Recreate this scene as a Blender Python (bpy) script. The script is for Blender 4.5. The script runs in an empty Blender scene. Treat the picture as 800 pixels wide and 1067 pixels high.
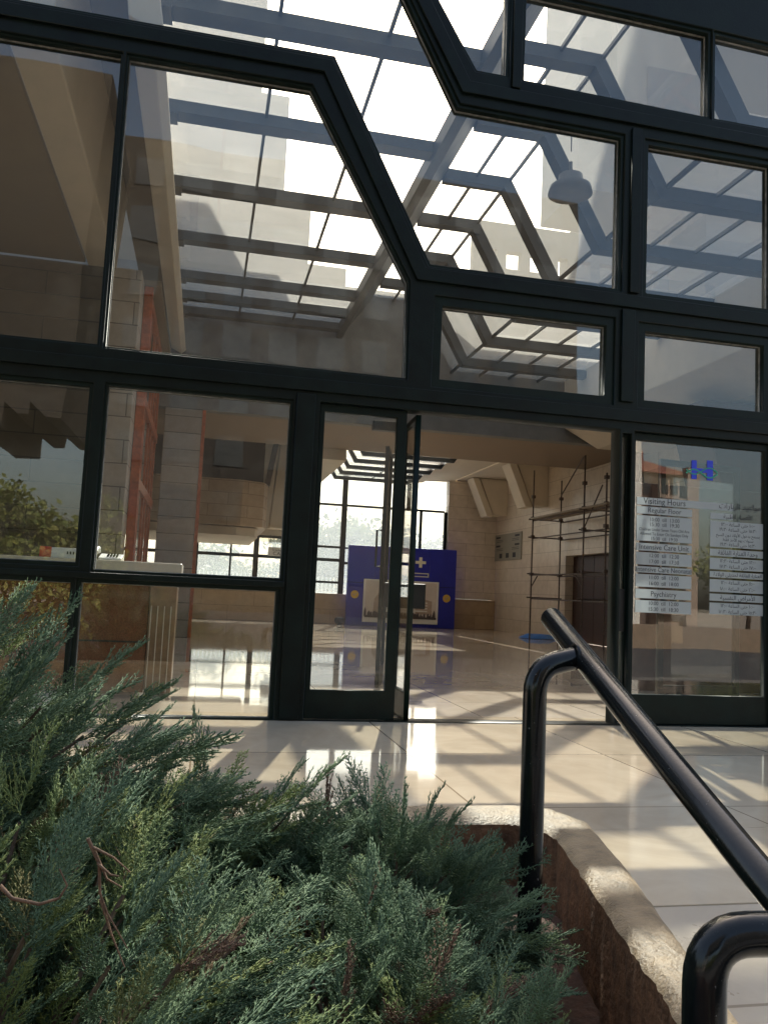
import bpy, bmesh, math, random, unicodedata
import numpy as np
from mathutils import Vector, Matrix
random.seed(7)
rng = np.random.default_rng(11)
S = bpy.context.scene
COL = S.collection
rad = math.radians

# ------------------------------------------------------------------ materials
def newmat(name):
    m = bpy.data.materials.new(name); m.use_nodes = True
    nt = m.node_tree
    return m, nt, nt.nodes['Principled BSDF'], nt.nodes['Material Output']

def N(nt, t, **kw):
    n = nt.nodes.new(t)
    for k, v in kw.items():
        if k in n.inputs: n.inputs[k].default_value = v
        else: setattr(n, k, v)
    return n

def ramp(nt, fac, stops):
    r = nt.nodes.new('ShaderNodeValToRGB')
    el = r.color_ramp.elements
    while len(el) < len(stops): el.new(0.5)
    for e, (p, c) in zip(el, stops):
        e.position = p; e.color = (*c, 1)
    nt.links.new(fac, r.inputs['Fac'])
    return r.outputs['Color']

def mat(name, col, rough=0.6, var=0.12, scale=6.0, bump=0.0, bscale=40.0, metallic=0.0, spec=0.5, coat=0.0):
    """painted or plain surface: base colour broken up by two octaves of noise, plus a little bump"""
    m, nt, b, out = newmat(name)
    geo = N(nt, 'ShaderNodeNewGeometry')
    no = N(nt, 'ShaderNodeTexNoise', Scale=scale, Detail=6.0, Roughness=0.65)
    nt.links.new(geo.outputs['Position'], no.inputs['Vector'])
    lo = tuple(max(0, c*(1-var)) for c in col); hi = tuple(min(1, c*(1+var)) for c in col)
    nt.links.new(ramp(nt, no.outputs['Fac'], [(0.3, lo), (0.7, hi)]), b.inputs['Base Color'])
    mr = N(nt, 'ShaderNodeMapRange'); mr.inputs['To Min'].default_value = max(0.02, rough*0.75); mr.inputs['To Max'].default_value = min(1, rough*1.25)
    nt.links.new(no.outputs['Fac'], mr.inputs['Value']); nt.links.new(mr.outputs['Result'], b.inputs['Roughness'])
    b.inputs['Metallic'].default_value = metallic
    b.inputs['Specular IOR Level'].default_value = spec
    b.inputs['Coat Weight'].default_value = coat
    if bump:
        n2 = N(nt, 'ShaderNodeTexNoise', Scale=bscale, Detail=5.0)
        nt.links.new(geo.outputs['Position'], n2.inputs['Vector'])
        bp = N(nt, 'ShaderNodeBump', Strength=bump, Distance=0.01)
        nt.links.new(n2.outputs['Fac'], bp.inputs['Height']); nt.links.new(bp.outputs['Normal'], b.inputs['Normal'])
    return m

def coursed(name, c1, c2, mortar, axis, bw=1.1, bh=0.36, rough=0.55, msize=0.006, polish=0.0):
    """stone cladding laid in courses; axis = the horizontal axis the wall runs along"""
    m, nt, b, out = newmat(name)
    geo = N(nt, 'ShaderNodeNewGeometry')
    sp = N(nt, 'ShaderNodeSeparateXYZ'); cb = N(nt, 'ShaderNodeCombineXYZ')
    nt.links.new(geo.outputs['Position'], sp.inputs[0])
    nt.links.new(sp.outputs[axis], cb.inputs[0]); nt.links.new(sp.outputs[2], cb.inputs[1])
    br = N(nt, 'ShaderNodeTexBrick'); br.offset = 0.5
    br.inputs['Scale'].default_value = 1; br.inputs['Mortar Size'].default_value = msize
    br.inputs['Brick Width'].default_value = bw; br.inputs['Row Height'].default_value = bh
    br.inputs['Color1'].default_value = (*c1, 1); br.inputs['Color2'].default_value = (*c2, 1); br.inputs['Mortar'].default_value = (*mortar, 1)
    nt.links.new(cb.outputs[0], br.inputs['Vector'])
    no = N(nt, 'ShaderNodeTexNoise', Scale=5.0, Detail=8.0, Roughness=0.7)
    nt.links.new(geo.outputs['Position'], no.inputs['Vector'])
    mx = N(nt, 'ShaderNodeMix'); mx.data_type = 'RGBA'; mx.blend_type = 'MULTIPLY'; mx.inputs[0].default_value = 1.0
    nt.links.new(br.outputs['Color'], mx.inputs[6])
    nt.links.new(ramp(nt, no.outputs['Fac'], [(0.3, (0.78, 0.76, 0.73)), (0.7, (1, 1, 1))]), mx.inputs[7])
    nt.links.new(mx.outputs[2], b.inputs['Base Color'])
    b.inputs['Roughness'].default_value = rough
    bp = N(nt, 'ShaderNodeBump', Strength=0.4, Distance=0.008)
    nt.links.new(br.outputs['Fac'], bp.inputs['Height']); bp.invert = True
    nt.links.new(bp.outputs['Normal'], b.inputs['Normal'])
    return m

def marble(name, c_lo, c_hi, rough, slab=(1.2, 1.2), joint=0.006):
    m, nt, b, out = newmat(name)
    geo = N(nt, 'ShaderNodeNewGeometry')
    br = N(nt, 'ShaderNodeTexBrick'); br.offset = 0.0
    br.inputs['Scale'].default_value = 1; br.inputs['Mortar Size'].default_value = joint
    br.inputs['Brick Width'].default_value = slab[0]; br.inputs['Row Height'].default_value = slab[1]
    br.inputs['Color1'].default_value = (1, 1, 1, 1); br.inputs['Color2'].default_value = (0.82, 0.80, 0.78, 1); br.inputs['Mortar'].default_value = (0.38, 0.33, 0.28, 1)
    nt.links.new(geo.outputs['Position'], br.inputs['Vector'])
    no = N(nt, 'ShaderNodeTexNoise', Scale=1.6, Detail=9.0, Roughness=0.62, Distortion=1.4)
    nt.links.new(geo.outputs['Position'], no.inputs['Vector'])
    base = ramp(nt, no.outputs['Fac'], [(0.28, c_lo), (0.5, tuple((a+b_)/2 for a, b_ in zip(c_lo, c_hi))), (0.72, c_hi)])
    mx = N(nt, 'ShaderNodeMix'); mx.data_type = 'RGBA'; mx.blend_type = 'MULTIPLY'; mx.inputs[0].default_value = 0.9
    nt.links.new(base, mx.inputs[6]); nt.links.new(br.outputs['Color'], mx.inputs[7])
    nt.links.new(mx.outputs[2], b.inputs['Base Color'])
    n2 = N(nt, 'ShaderNodeTexNoise', Scale=2.3, Detail=5.0, Roughness=0.7)
    nt.links.new(geo.outputs['Position'], n2.inputs['Vector'])
    mr = N(nt, 'ShaderNodeMapRange'); mr.inputs['To Min'].default_value = rough*0.5; mr.inputs['To Max'].default_value = rough*1.6
    nt.links.new(n2.outputs['Fac'], mr.inputs['Value']); nt.links.new(mr.outputs['Result'], b.inputs['Roughness'])
    b.inputs['Specular IOR Level'].default_value = 0.8
    n3 = N(nt, 'ShaderNodeTexNoise', Scale=3.0, Detail=2.0)
    nt.links.new(geo.outputs['Position'], n3.inputs['Vector'])
    bp = N(nt, 'ShaderNodeBump', Strength=0.05, Distance=0.01)
    nt.links.new(n3.outputs['Fac'], bp.inputs['Height']); nt.links.new(bp.outputs['Normal'], b.inputs['Normal'])
    return m

def glass(name, tint, f0, dust=0.0, dustcol=(0.7, 0.68, 0.62), dscale=3.0, patchy=False):
    """thin sheet glass: clear transmission + mirror reflection rising with angle, with a pale film for dust, and for glare on the far panes"""
    m, nt, b, out = newmat(name); nt.nodes.remove(b)
    tr = N(nt, 'ShaderNodeBsdfTransparent'); tr.inputs[0].default_value = (*tint, 1)
    gl = N(nt, 'ShaderNodeBsdfGlossy'); gl.inputs['Color'].default_value = (1, 1, 1, 1); gl.inputs['Roughness'].default_value = 0.0
    gw = N(nt, 'ShaderNodeNewGeometry'); wn = N(nt, 'ShaderNodeTexNoise', Scale=1.1, Detail=1.0)
    nt.links.new(gw.outputs['Position'], wn.inputs['Vector'])
    wb_ = N(nt, 'ShaderNodeBump', Strength=0.12, Distance=0.02)
    nt.links.new(wn.outputs['Fac'], wb_.inputs['Height']); nt.links.new(wb_.outputs['Normal'], gl.inputs['Normal'])
    lw = N(nt, 'ShaderNodeLayerWeight', Blend=0.5)
    pw = N(nt, 'ShaderNodeMath', operation='POWER'); pw.inputs[1].default_value = 5.0
    nt.links.new(lw.outputs['Facing'], pw.inputs[0])
    ml = N(nt, 'ShaderNodeMath', operation='MULTIPLY_ADD'); ml.inputs[1].default_value = 1 - f0; ml.inputs[2].default_value = f0
    nt.links.new(pw.outputs[0], ml.inputs[0])
    mx = N(nt, 'ShaderNodeMixShader')
    nt.links.new(ml.outputs[0], mx.inputs[0]); nt.links.new(tr.outputs[0], mx.inputs[1]); nt.links.new(gl.outputs[0], mx.inputs[2])
    last = mx.outputs[0]
    if dust:
        di = N(nt, 'ShaderNodeBsdfDiffuse'); di.inputs[0].default_value = (*dustcol, 1)
        tl = N(nt, 'ShaderNodeBsdfTranslucent'); tl.inputs[0].default_value = (*dustcol, 1)
        dm = N(nt, 'ShaderNodeMixShader'); dm.inputs[0].default_value = 0.6
        nt.links.new(di.outputs[0], dm.inputs[1]); nt.links.new(tl.outputs[0], dm.inputs[2])
        geo = N(nt, 'ShaderNodeNewGeometry')
        no = N(nt, 'ShaderNodeTexNoise', Scale=dscale, Detail=10.0, Roughness=0.75)
        nt.links.new(geo.outputs['Position'], no.inputs['Vector'])
        mr = N(nt, 'ShaderNodeMapRange'); mr.inputs['From Min'].default_value = 0.3; mr.inputs['From Max'].default_value = 0.75
        mr.inputs['To Min'].default_value = dust*(0.1 if patchy else 0.82); mr.inputs['To Max'].default_value = dust*(4.0 if patchy else 1.15)
        if patchy: mr.inputs['From Min'].default_value = 0.45
        nt.links.new(no.outputs['Fac'], mr.inputs['Value'])
        m2 = N(nt, 'ShaderNodeMixShader')
        nt.links.new(mr.outputs['Result'], m2.inputs[0]); nt.links.new(last, m2.inputs[1]); nt.links.new(dm.outputs[0], m2.inputs[2])
        last = m2.outputs[0]
    nt.links.new(last, out.inputs['Surface'])
    return m

def leafmat(name, stops, rough=0.6, trans=0.25):
    """foliage: colour picked by each face's own random tint value"""
    m, nt, b, out = newmat(name)
    at = N(nt, 'ShaderNodeAttribute'); at.attribute_name = 'tint'
    c = ramp(nt, at.outputs['Fac'], stops)
    nt.links.new(c, b.inputs['Base Color']); b.inputs['Roughness'].default_value = rough
    b.inputs['Specular IOR Level'].default_value = 0.3
    tl = N(nt, 'ShaderNodeBsdfTranslucent'); nt.links.new(c, tl.inputs[0])
    mx = N(nt, 'ShaderNodeMixShader'); mx.inputs[0].default_value = trans
    nt.links.new(b.outputs[0], mx.inputs[1]); nt.links.new(tl.outputs[0], mx.inputs[2])
    nt.links.new(mx.outputs[0], out.inputs['Surface'])
    return m

M = {}
M['steel'] = mat('dark_green_steel_paint', (0.0024, 0.0064, 0.0050), 0.42, 0.5, 5, 0.12, 60, spec=0.20)
M['steel_in'] = mat('dark_green_steel_casement', (0.0028, 0.0088, 0.0064), 0.42, 0.5, 5, 0.1, 60, spec=0.20)
M['roofsteel'] = mat('grey_green_roof_steel', (0.014, 0.019, 0.023), 0.45, 0.25, 5, 0.1, 40, spec=0.4)
M['glass'] = glass('clear_window_glass', (0.95, 0.965, 0.955), 0.052, 0.0045, dscale=4.0, patchy=True)
M['roofglass'] = glass('dusty_roof_glass', (0.92, 0.93, 0.92), 0.04, 0.20, (0.85, 0.82, 0.76), dscale=2.6)
M['farglass'] = glass('glare_film_far_glass', (0.92, 0.95, 0.97), 0.04, 0.26, (0.72, 0.78, 0.82), 0.6)  # heavy pale film paints glare and haze over the view outside
M['marble'] = marble('polished_cream_marble', (0.60, 0.51, 0.40), (0.78, 0.69, 0.57), 0.04)
M['landing'] = marble('polished_cream_marble_outdoor', (0.56, 0.455, 0.325), (0.74, 0.625, 0.465), 0.055, (1.35, 1.35))
M['ramp'] = marble('grey_beige_stone', (0.43, 0.37, 0.29), (0.57, 0.50, 0.40), 0.3, (1.3, 1.5))
M['stone_y'] = coursed('cream_stone_cladding_long', (0.62, 0.535, 0.43), (0.69, 0.605, 0.50), (0.36, 0.29, 0.22), 1, 1.3, 0.40, 0.35)
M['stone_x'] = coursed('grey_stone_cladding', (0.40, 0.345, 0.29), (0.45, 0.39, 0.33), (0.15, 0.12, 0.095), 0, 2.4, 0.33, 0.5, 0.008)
M['stone_shaded'] = coursed('shaded_stone_cladding', (0.115, 0.092, 0.062), (0.135, 0.108, 0.072), (0.05, 0.04, 0.03), 0, 2.4, 0.33, 0.6, 0.008)  # darker copy of the grey cladding, shade on the side wall put into colour
M['stone_cream_x'] = coursed('cream_stone_cladding_end', (0.62, 0.535, 0.43), (0.69, 0.605, 0.50), (0.36, 0.29, 0.22), 0, 1.3, 0.40, 0.35)
M['stone_low'] = coursed('tan_stone_cladding', (0.42, 0.31, 0.19), (0.47, 0.36, 0.23), (0.25, 0.18, 0.11), 0, 1.6, 0.45, 0.5)
M['stone_balc'] = coursed('balcony_stone', (0.50, 0.37, 0.25), (0.56, 0.43, 0.30), (0.27, 0.19, 0.12), 0, 1.0, 0.31, 0.5, 0.008)
M['plaster'] = mat('beige_plaster', (0.58, 0.51, 0.41), 0.75, 0.06, 2.5, 0.15, 60)
M['plaster_grey'] = mat('grey_plaster', (0.34, 0.33, 0.31), 0.75, 0.07, 2.5, 0.15, 60)
M['bulkhead_grey'] = mat('weathered_grey_concrete', (0.17, 0.17, 0.165), 0.8, 0.25, 1.5, 0.2, 40)
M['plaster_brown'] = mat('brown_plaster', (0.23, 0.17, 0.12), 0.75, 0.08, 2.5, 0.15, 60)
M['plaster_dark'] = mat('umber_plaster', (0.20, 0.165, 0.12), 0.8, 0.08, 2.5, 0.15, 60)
M['wood_red'] = mat('red_brown_timber', (0.42, 0.095, 0.030), 0.4, 0.35, 14, 0.2, 50)
M['wood_dark'] = mat('dark_brown_timber', (0.045, 0.018, 0.012), 0.5, 0.35, 10, 0.2, 50)
M['dark'] = mat('dark_void_panel', (0.020, 0.015, 0.012), 0.7, 0.3, 4)  # near-black base puts the darkness of voids and recesses into the colour
M['granite'] = mat('red_brown_granite', (0.19, 0.075, 0.038), 0.12, 0.4, 60)
M['tan_wood'] = mat('tan_timber_panel', (0.26, 0.16, 0.09), 0.3, 0.25, 8)
M['counter'] = mat('cream_counter_stone', (0.56, 0.48, 0.38), 0.3, 0.08, 8)
M['edge_glint'] = mat('grey_edge_glint_dust', (0.20, 0.20, 0.19), 0.5, 0.6, 14)  # pale tone for glints and dust along the glass edges
M['white'] = mat('white_plastic', (0.72, 0.72, 0.70), 0.4, 0.05, 8)
M['black'] = mat('black_gloss_paint', (0.0065, 0.0080, 0.0085), 0.14, 0.5, 12, 0.03, 140, spec=0.32, coat=0.05)
def chip(m):
    nt = m.node_tree; b = nt.nodes['Principled BSDF']; src = b.inputs['Base Color'].links[0].from_socket
    geo = N(nt, 'ShaderNodeNewGeometry'); no = N(nt, 'ShaderNodeTexNoise', Scale=95.0, Detail=3.0, Roughness=0.6)
    nt.links.new(geo.outputs['Position'], no.inputs['Vector'])
    msk = ramp(nt, no.outputs['Fac'], [(0.70, (0, 0, 0)), (0.73, (1, 1, 1))])
    mx = N(nt, 'ShaderNodeMix'); mx.data_type = 'RGBA'; mx.inputs[7].default_value = (.16, .15, .14, 1)
    nt.links.new(msk, mx.inputs[0]); nt.links.new(src, mx.inputs[6]); nt.links.new(mx.outputs[2], b.inputs['Base Color'])
chip(M['black'])
M['blackmatt'] = mat('black_matt', (0.005, 0.005, 0.0055), 0.5, 0.3, 12)
M['red'] = mat('red_paint', (0.50, 0.03, 0.025), 0.45, 0.1, 8)
M['blue'] = mat('royal_blue_panel', (0.018, 0.026, 0.33), 0.45, 0.12, 3)
M['bluesign'] = mat('bright_blue_vinyl', (0.02, 0.045, 0.62), 0.45, 0.05, 6)
M['green'] = mat('green_vinyl', (0.02, 0.30, 0.20), 0.45, 0.05, 6)
M['yellow'] = mat('yellow_print', (0.62, 0.40, 0.06), 0.5, 0.08, 8)
M['cream'] = mat('cream_print', (0.72, 0.70, 0.52), 0.5, 0.06, 8)
M['print_sky'] = mat('pale_printed_sky', (0.62, 0.56, 0.52), 0.35, 0.1, 2)
M['print_tan'] = mat('printed_tan_building', (0.42, 0.33, 0.27), 0.4, 0.2, 8)
M['print_white'] = mat('printed_white_floors', (0.70, 0.68, 0.65), 0.4, 0.08, 8)
M['print_dark'] = mat('printed_dark_windows', (0.10, 0.08, 0.08), 0.4, 0.25, 20)
M['board'] = mat('grey_green_notice_board', (0.25, 0.235, 0.19), 0.4, 0.1, 6)
M['rust'] = mat('rusty_scaffold_steel', (0.085, 0.06, 0.05), 0.6, 0.5, 20, 0.2, 80)
M['plank'] = mat('grey_timber_plank', (0.26, 0.21, 0.16), 0.7, 0.25, 12, 0.3, 40)
M['tarp'] = mat('blue_plastic_sheet', (0.03, 0.20, 0.62), 0.4, 0.15, 6)
M['patch'] = mat('bare_brown_masonry', (0.14, 0.095, 0.07), 0.9, 0.45, 9, 0.6, 30)
M['kerb'] = mat('weathered_cement_kerb', (0.27, 0.195, 0.115), 0.5, 0.45, 10, 0.7, 80, spec=0.5)
M['kerbside'] = mat('rough_brown_cement', (0.19, 0.088, 0.038), 0.9, 0.6, 12, 0.7, 55)
M['paving'] = mat('grey_paving', (0.17, 0.155, 0.14), 0.8, 0.25, 3, 0.3, 40)
M['soil'] = mat('red_brown_soil', (0.075, 0.036, 0.022), 0.95, 0.5, 14, 1.0, 30)
M['earth'] = mat('dry_ground', (0.27, 0.22, 0.17), 0.9, 0.2, 0.4, 0.3, 6)
M['asphalt'] = mat('forecourt_asphalt', (0.055, 0.054, 0.055), 0.85, 0.2, 3, 0.3, 60)
M['bark'] = mat('grey_brown_bark', (0.13, 0.085, 0.055), 0.85, 0.3, 20, 0.5, 60)
M['deadtwig'] = mat('dry_tan_twig', (0.17, 0.10, 0.06), 0.85, 0.55, 60, 0.4, 90)
M['juniper'] = leafmat('juniper_needles', [(0.0, (0.062, 0.110, 0.060)), (0.35, (0.120, 0.190, 0.104)), (0.62, (0.165, 0.240, 0.118)), (0.82, (0.20, 0.25, 0.075)), (0.90, (0.24, 0.27, 0.08)), (0.93, (0.13, 0.075, 0.045)), (1.0, (0.17, 0.10, 0.065))], 0.65, 0.18)
M['leaf'] = leafmat('broad_leaf', [(0.0, (0.035, 0.060, 0.020)), (0.5, (0.075, 0.11, 0.03)), (1.0, (0.14, 0.15, 0.045))], 0.6, 0.3)
M['leaf_olive'] = leafmat('olive_leaf', [(0.0, (0.085, 0.115, 0.022)), (0.5, (0.18, 0.20, 0.05)), (1.0, (0.29, 0.27, 0.08))], 0.6, 0.3)
M['bld_beige'] = mat('beige_concrete', (0.25, 0.23, 0.195), 0.85, 0.08, 0.5, 0.2, 10)
M['bld_brown'] = mat('brown_facing', (0.12, 0.085, 0.07), 0.85, 0.12, 0.6)
M['bld_pink'] = mat('pink_beige_render', (0.27, 0.205, 0.165), 0.85, 0.1, 0.6)
M['bld_dark'] = mat('dark_stone_facing', (0.030, 0.024, 0.019), 0.85, 0.2, 0.6)
M['roof_tile'] = mat('red_roof_tile', (0.20, 0.07, 0.045), 0.8, 0.25, 2)
M['bld_white'] = mat('white_render', (0.66, 0.64, 0.60), 0.8, 0.06, 0.6)
M['winglass'] = mat('dark_window_glass', (0.03, 0.035, 0.04), 0.12, 0.2, 2)
M['fence'] = mat('pale_green_fence_paint', (0.45, 0.52, 0.50), 0.6, 0.1, 5)

def frosted(name):
    m, nt, b, out = newmat(name); nt.nodes.remove(b)
    di = N(nt, 'ShaderNodeBsdfDiffuse'); di.inputs[0].default_value = (0.60, 0.64, 0.66, 1)
    tl = N(nt, 'ShaderNodeBsdfTranslucent'); tl.inputs[0].default_value = (0.60, 0.64, 0.66, 1)
    tr = N(nt, 'ShaderNodeBsdfTransparent')
    a = N(nt, 'ShaderNodeMixShader'); a.inputs[0].default_value = 0.45
    nt.links.new(di.outputs[0], a.inputs[1]); nt.links.new(tl.outputs[0], a.inputs[2])
    geo = N(nt, 'ShaderNodeNewGeometry'); no = N(nt, 'ShaderNodeTexNoise', Scale=7.0, Detail=5.0)
    nt.links.new(geo.outputs['Position'], no.inputs['Vector'])
    mr = N(nt, 'ShaderNodeMapRange'); mr.inputs['To Min'].default_value = 0.78; mr.inputs['To Max'].default_value = 0.96
    nt.links.new(no.outputs['Fac'], mr.inputs['Value'])
    c = N(nt, 'ShaderNodeMixShader')
    nt.links.new(mr.outputs['Result'], c.inputs[0]); nt.links.new(tr.outputs[0], c.inputs[1]); nt.links.new(a.outputs[0], c.inputs[2])
    nt.links.new(c.outputs[0], out.inputs['Surface'])
    return m
M['frost'] = frosted('frosted_vinyl')
M['ink'] = mat('dark_print_ink', (0.02, 0.022, 0.03), 0.6, 0.1, 10)

# ------------------------------------------------------------------ mesh helpers
class MB:
    """collects shapes; build() links them as one mesh object"""
    def __init__(s): s.v = []; s.f = []; s.sm = []
    def add(s, vs, fs, smooth=False):
        o = len(s.v); s.v += [tuple(v) for v in vs]; s.f += [tuple(i+o for i in f) for f in fs]; s.sm += [smooth]*len(fs)
        return s
    def box(s, x0, y0, z0, x1, y1, z1):
        vs = [(x, y, z) for z in (z0, z1) for y in (y0, y1) for x in (x0, x1)]
        return s.add(vs, [(0, 2, 3, 1), (4, 5, 7, 6), (0, 1, 5, 4), (2, 6, 7, 3), (0, 4, 6, 2), (1, 3, 7, 5)])
    def prism(s, pts, d, axis=1, base=0.0):
        """polygon given in the plane across axis, extruded from base to base+d along it"""
        n = len(pts); vs = []
        for t in (base, base+d):
            for a, b in pts:
                p = [a, b]; p.insert(axis, t); vs.append(tuple(p))
        fs = [tuple(range(n)), tuple(range(2*n-1, n-1, -1))] + [(i, i+n, (i+1) % n+n, (i+1) % n) for i in range(n)]
        return s.add(vs, fs)
    def bar(s, a, b, w, h, up=(0, 0, 1)):
        a = Vector(a); b = Vector(b); d = (b-a).normalized(); up = Vector(up)
        if abs(d.dot(up)) > 0.98: up = Vector((0, 1, 0))
        x = d.cross(up).normalized(); y = x.cross(d)
        vs = [p + x*sx*w/2 + y*sy*h/2 for p in (a, b) for sx, sy in ((-1, -1), (1, -1), (1, 1), (-1, 1))]
        return s.add(vs, [(0, 3, 2, 1), (4, 5, 6, 7)]+[(i, (i+1) % 4, (i+1) % 4+4, i+4) for i in range(4)])
    def tube(s, pts, r, seg=12, cap=True):
        """round tube through the points; r is one radius or one per point"""
        pts = [Vector(p) for p in pts]; n = len(pts)
        rs = r if isinstance(r, (list, tuple)) else [r]*n
        vs = []; nrm = None
        for i, p in enumerate(pts):
            t = (pts[min(i+1, n-1)]-pts[max(i-1, 0)]).normalized()
            if nrm is None:
                nrm = t.orthogonal().normalized()
            else:
                nrm = (nrm - t*nrm.dot(t)).normalized()
            bi = t.cross(nrm)
            for k in range(seg):
                a = 2*math.pi*k/seg
                vs.append(p + (nrm*math.cos(a)+bi*math.sin(a))*rs[i])
        fs = [(i*seg+k, i*seg+(k+1) % seg, (i+1)*seg+(k+1) % seg, (i+1)*seg+k) for i in range(n-1) for k in range(seg)]
        s.add(vs, fs, True)
        if cap:
            s.add(vs[:seg], [tuple(range(seg-1, -1, -1))]); s.add(vs[-seg:], [tuple(range(seg))])
        return s
    def disc(s, c, r, d, seg=28, axis=1):
        pts = [(c[0]+r*math.cos(2*math.pi*k/seg), c[2]+r*math.sin(2*math.pi*k/seg)) for k in range(seg)]
        return s.prism(pts, d, axis, c[1])
    def build(s, name, m, parent=None, bevel=0.0, seg=2):
        me = bpy.data.meshes.new(name)
        me.from_pydata(s.v, [], s.f); me.update()
        me.polygons.foreach_set('use_smooth', s.sm)
        bm = bmesh.new(); bm.from_mesh(me); bmesh.ops.recalc_face_normals(bm, faces=bm.faces); bm.to_mesh(me); bm.free()
        return link(name, me, m, parent, bevel, seg)

def link(name, me, m, parent=None, bevel=0.0, seg=2):
    o = bpy.data.objects.new(name, me); COL.objects.link(o)
    if m is not None: me.materials.append(m if not isinstance(m, str) else M[m])
    if parent is not None: o.parent = parent
    if bevel:
        b = o.modifiers.new('edge', 'BEVEL'); b.width = bevel; b.segments = seg; b.limit_method = 'ANGLE'; b.angle_limit = rad(40)
    return o

def tag(o, label=None, cat=None, group=None, kind=None):
    if label: o['label'] = label
    if cat: o['category'] = cat
    if group: o['group'] = group
    if kind: o['kind'] = kind
    return o

def thing(name, label, cat, loc=(0, 0, 0), group=None):
    """Empty at the thing's base; parts keep world coordinates through the inverse parent matrix"""
    o = bpy.data.objects.new(name, None); COL.objects.link(o); o.location = loc
    o.empty_display_size = 0.1
    return tag(o, label, cat, group)

def part(mb, name, m, root, bevel=0.0, seg=2):
    o = mb.build(name, m, None, bevel, seg); o.parent = root
    o.matrix_parent_inverse = Matrix.Translation(-Vector(root.location)) if root.type == 'EMPTY' else Matrix.Identity(4)
    return o

def sub(mb, name, m, parent, bevel=0.0):
    o = mb.build(name, m, None, bevel); o.parent = parent
    return o

def one(mb, name, m, label, cat, group=None, bevel=0.0):
    return tag(mb.build(name, m, None, bevel), label, cat, group)

def setting(mb, name, m, bevel=0.0):
    return tag(mb.build(name, m, None, bevel), kind='structure')

def fill_curve(polys, y0, y1, bevel=0.0):
    """planar XZ outline with holes -> solid mesh between y0 and y1 (facing -Y)"""
    cu = bpy.data.curves.new('outline', 'CURVE'); cu.dimensions = '2D'; cu.fill_mode = 'BOTH'
    for p in polys:
        sp = cu.splines.new('POLY'); sp.points.add(len(p)-1)
        for q, (a, b) in zip(sp.points, p): q.co = (a, b, 0, 1)
        sp.use_cyclic_u = True
    cu.extrude = (y1-y0)/2 - bevel; cu.bevel_depth = bevel; cu.bevel_resolution = 1; cu.offset = -bevel
    ob = bpy.data.objects.new('outline', cu); COL.objects.link(ob)
    dg = bpy.context.evaluated_depsgraph_get()
    me = bpy.data.meshes.new_from_object(ob.evaluated_get(dg))
    bpy.data.objects.remove(ob); bpy.data.curves.remove(cu)
    me.transform(Matrix.Translation((0, (y0+y1)/2, 0)) @ Matrix.Rotation(rad(90), 4, 'X'))
    return me

def text_mesh(items, yaxis, depth=0.0008, rotz=0.0):
    """items: (string, x, z, size, align, xscale) -> one mesh of lettering standing in the XZ plane, facing -Y"""
    bm = bmesh.new()
    for st, x, z, size, al, xs in items:
        cu = bpy.data.curves.new('txt', 'FONT'); cu.body = st; cu.size = size; cu.align_x = al; cu.extrude = depth/2; cu.resolution_u = 3
        ob = bpy.data.objects.new('txt', cu); COL.objects.link(ob)
        dg = bpy.context.evaluated_depsgraph_get()
        me = bpy.data.meshes.new_from_object(ob.evaluated_get(dg))
        bpy.data.objects.remove(ob); bpy.data.curves.remove(cu)
        me.transform(Matrix.Translation((x, yaxis, z)) @ Matrix.Rotation(rad(90), 4, 'X') @ Matrix.Diagonal((xs, 1, 1, 1)))
        bm.from_mesh(me); bpy.data.meshes.remove(me)
    out = bpy.data.meshes.new('lettering'); bm.to_mesh(out); bm.free()
    return out

# Arabic shaping: joined letter forms, written out right to left
_F = {}
for cp in range(0xFE70, 0xFEFD):
    d = unicodedata.decomposition(chr(cp)).split()
    if d and d[0] in ('<isolated>', '<final>', '<initial>', '<medial>'):
        _F.setdefault(''.join(chr(int(h, 16)) for h in d[1:]), {})[d[0][1:-1]] = chr(cp)
def arabic(s):
    units = []; i = 0
    while i < len(s):
        if s[i:i+2] in _F and len(s[i:i+2]) == 2: units.append(s[i:i+2]); i += 2
        else: units.append(s[i]); i += 1
    out = []
    for k, u in enumerate(units):
        if u not in _F: out.append(u); continue
        prev = units[k-1] if k else ' '; nxt = units[k+1] if k+1 < len(units) else ' '
        jp = prev in _F and 'initial' in _F[prev] and 'final' in _F[u]
        jn = 'initial' in _F[u] and nxt in _F and 'final' in _F[nxt]
        form = 'medial' if jp and jn and 'medial' in _F[u] else 'final' if jp else 'initial' if jn else 'isolated'
        out.append(_F[u].get(form, u))
    words = ' '.join(''.join(out).split(' ')[::-1]).split(' ')
    def isnum(w): return all(c in '٠١٢٣٤٥٦٧٨٩:0123456789' for c in w)
    return ' '.join(w if isnum(w) else w[::-1] for w in words)

def inset(poly, d):
    """offset a polygon (any winding) inwards by d (negative: outwards)"""
    A = sum(poly[i][0]*poly[(i+1) % len(poly)][1]-poly[(i+1) % len(poly)][0]*poly[i][1] for i in range(len(poly)))
    P = [Vector(p) for p in poly]; n = len(P); out = []
    sg = 1 if A > 0 else -1
    for i in range(n):
        e1 = (P[i]-P[i-1]).normalized(); e2 = (P[(i+1) % n]-P[i]).normalized()
        n1 = Vector((-e1.y, e1.x))*sg; n2 = Vector((-e2.y, e2.x))*sg
        b = (n1+n2); b = b/max(0.15, b.dot(n1)) if b.length > 1e-6 else n1
        out.append(tuple(P[i]+b*d))
    return out

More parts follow.
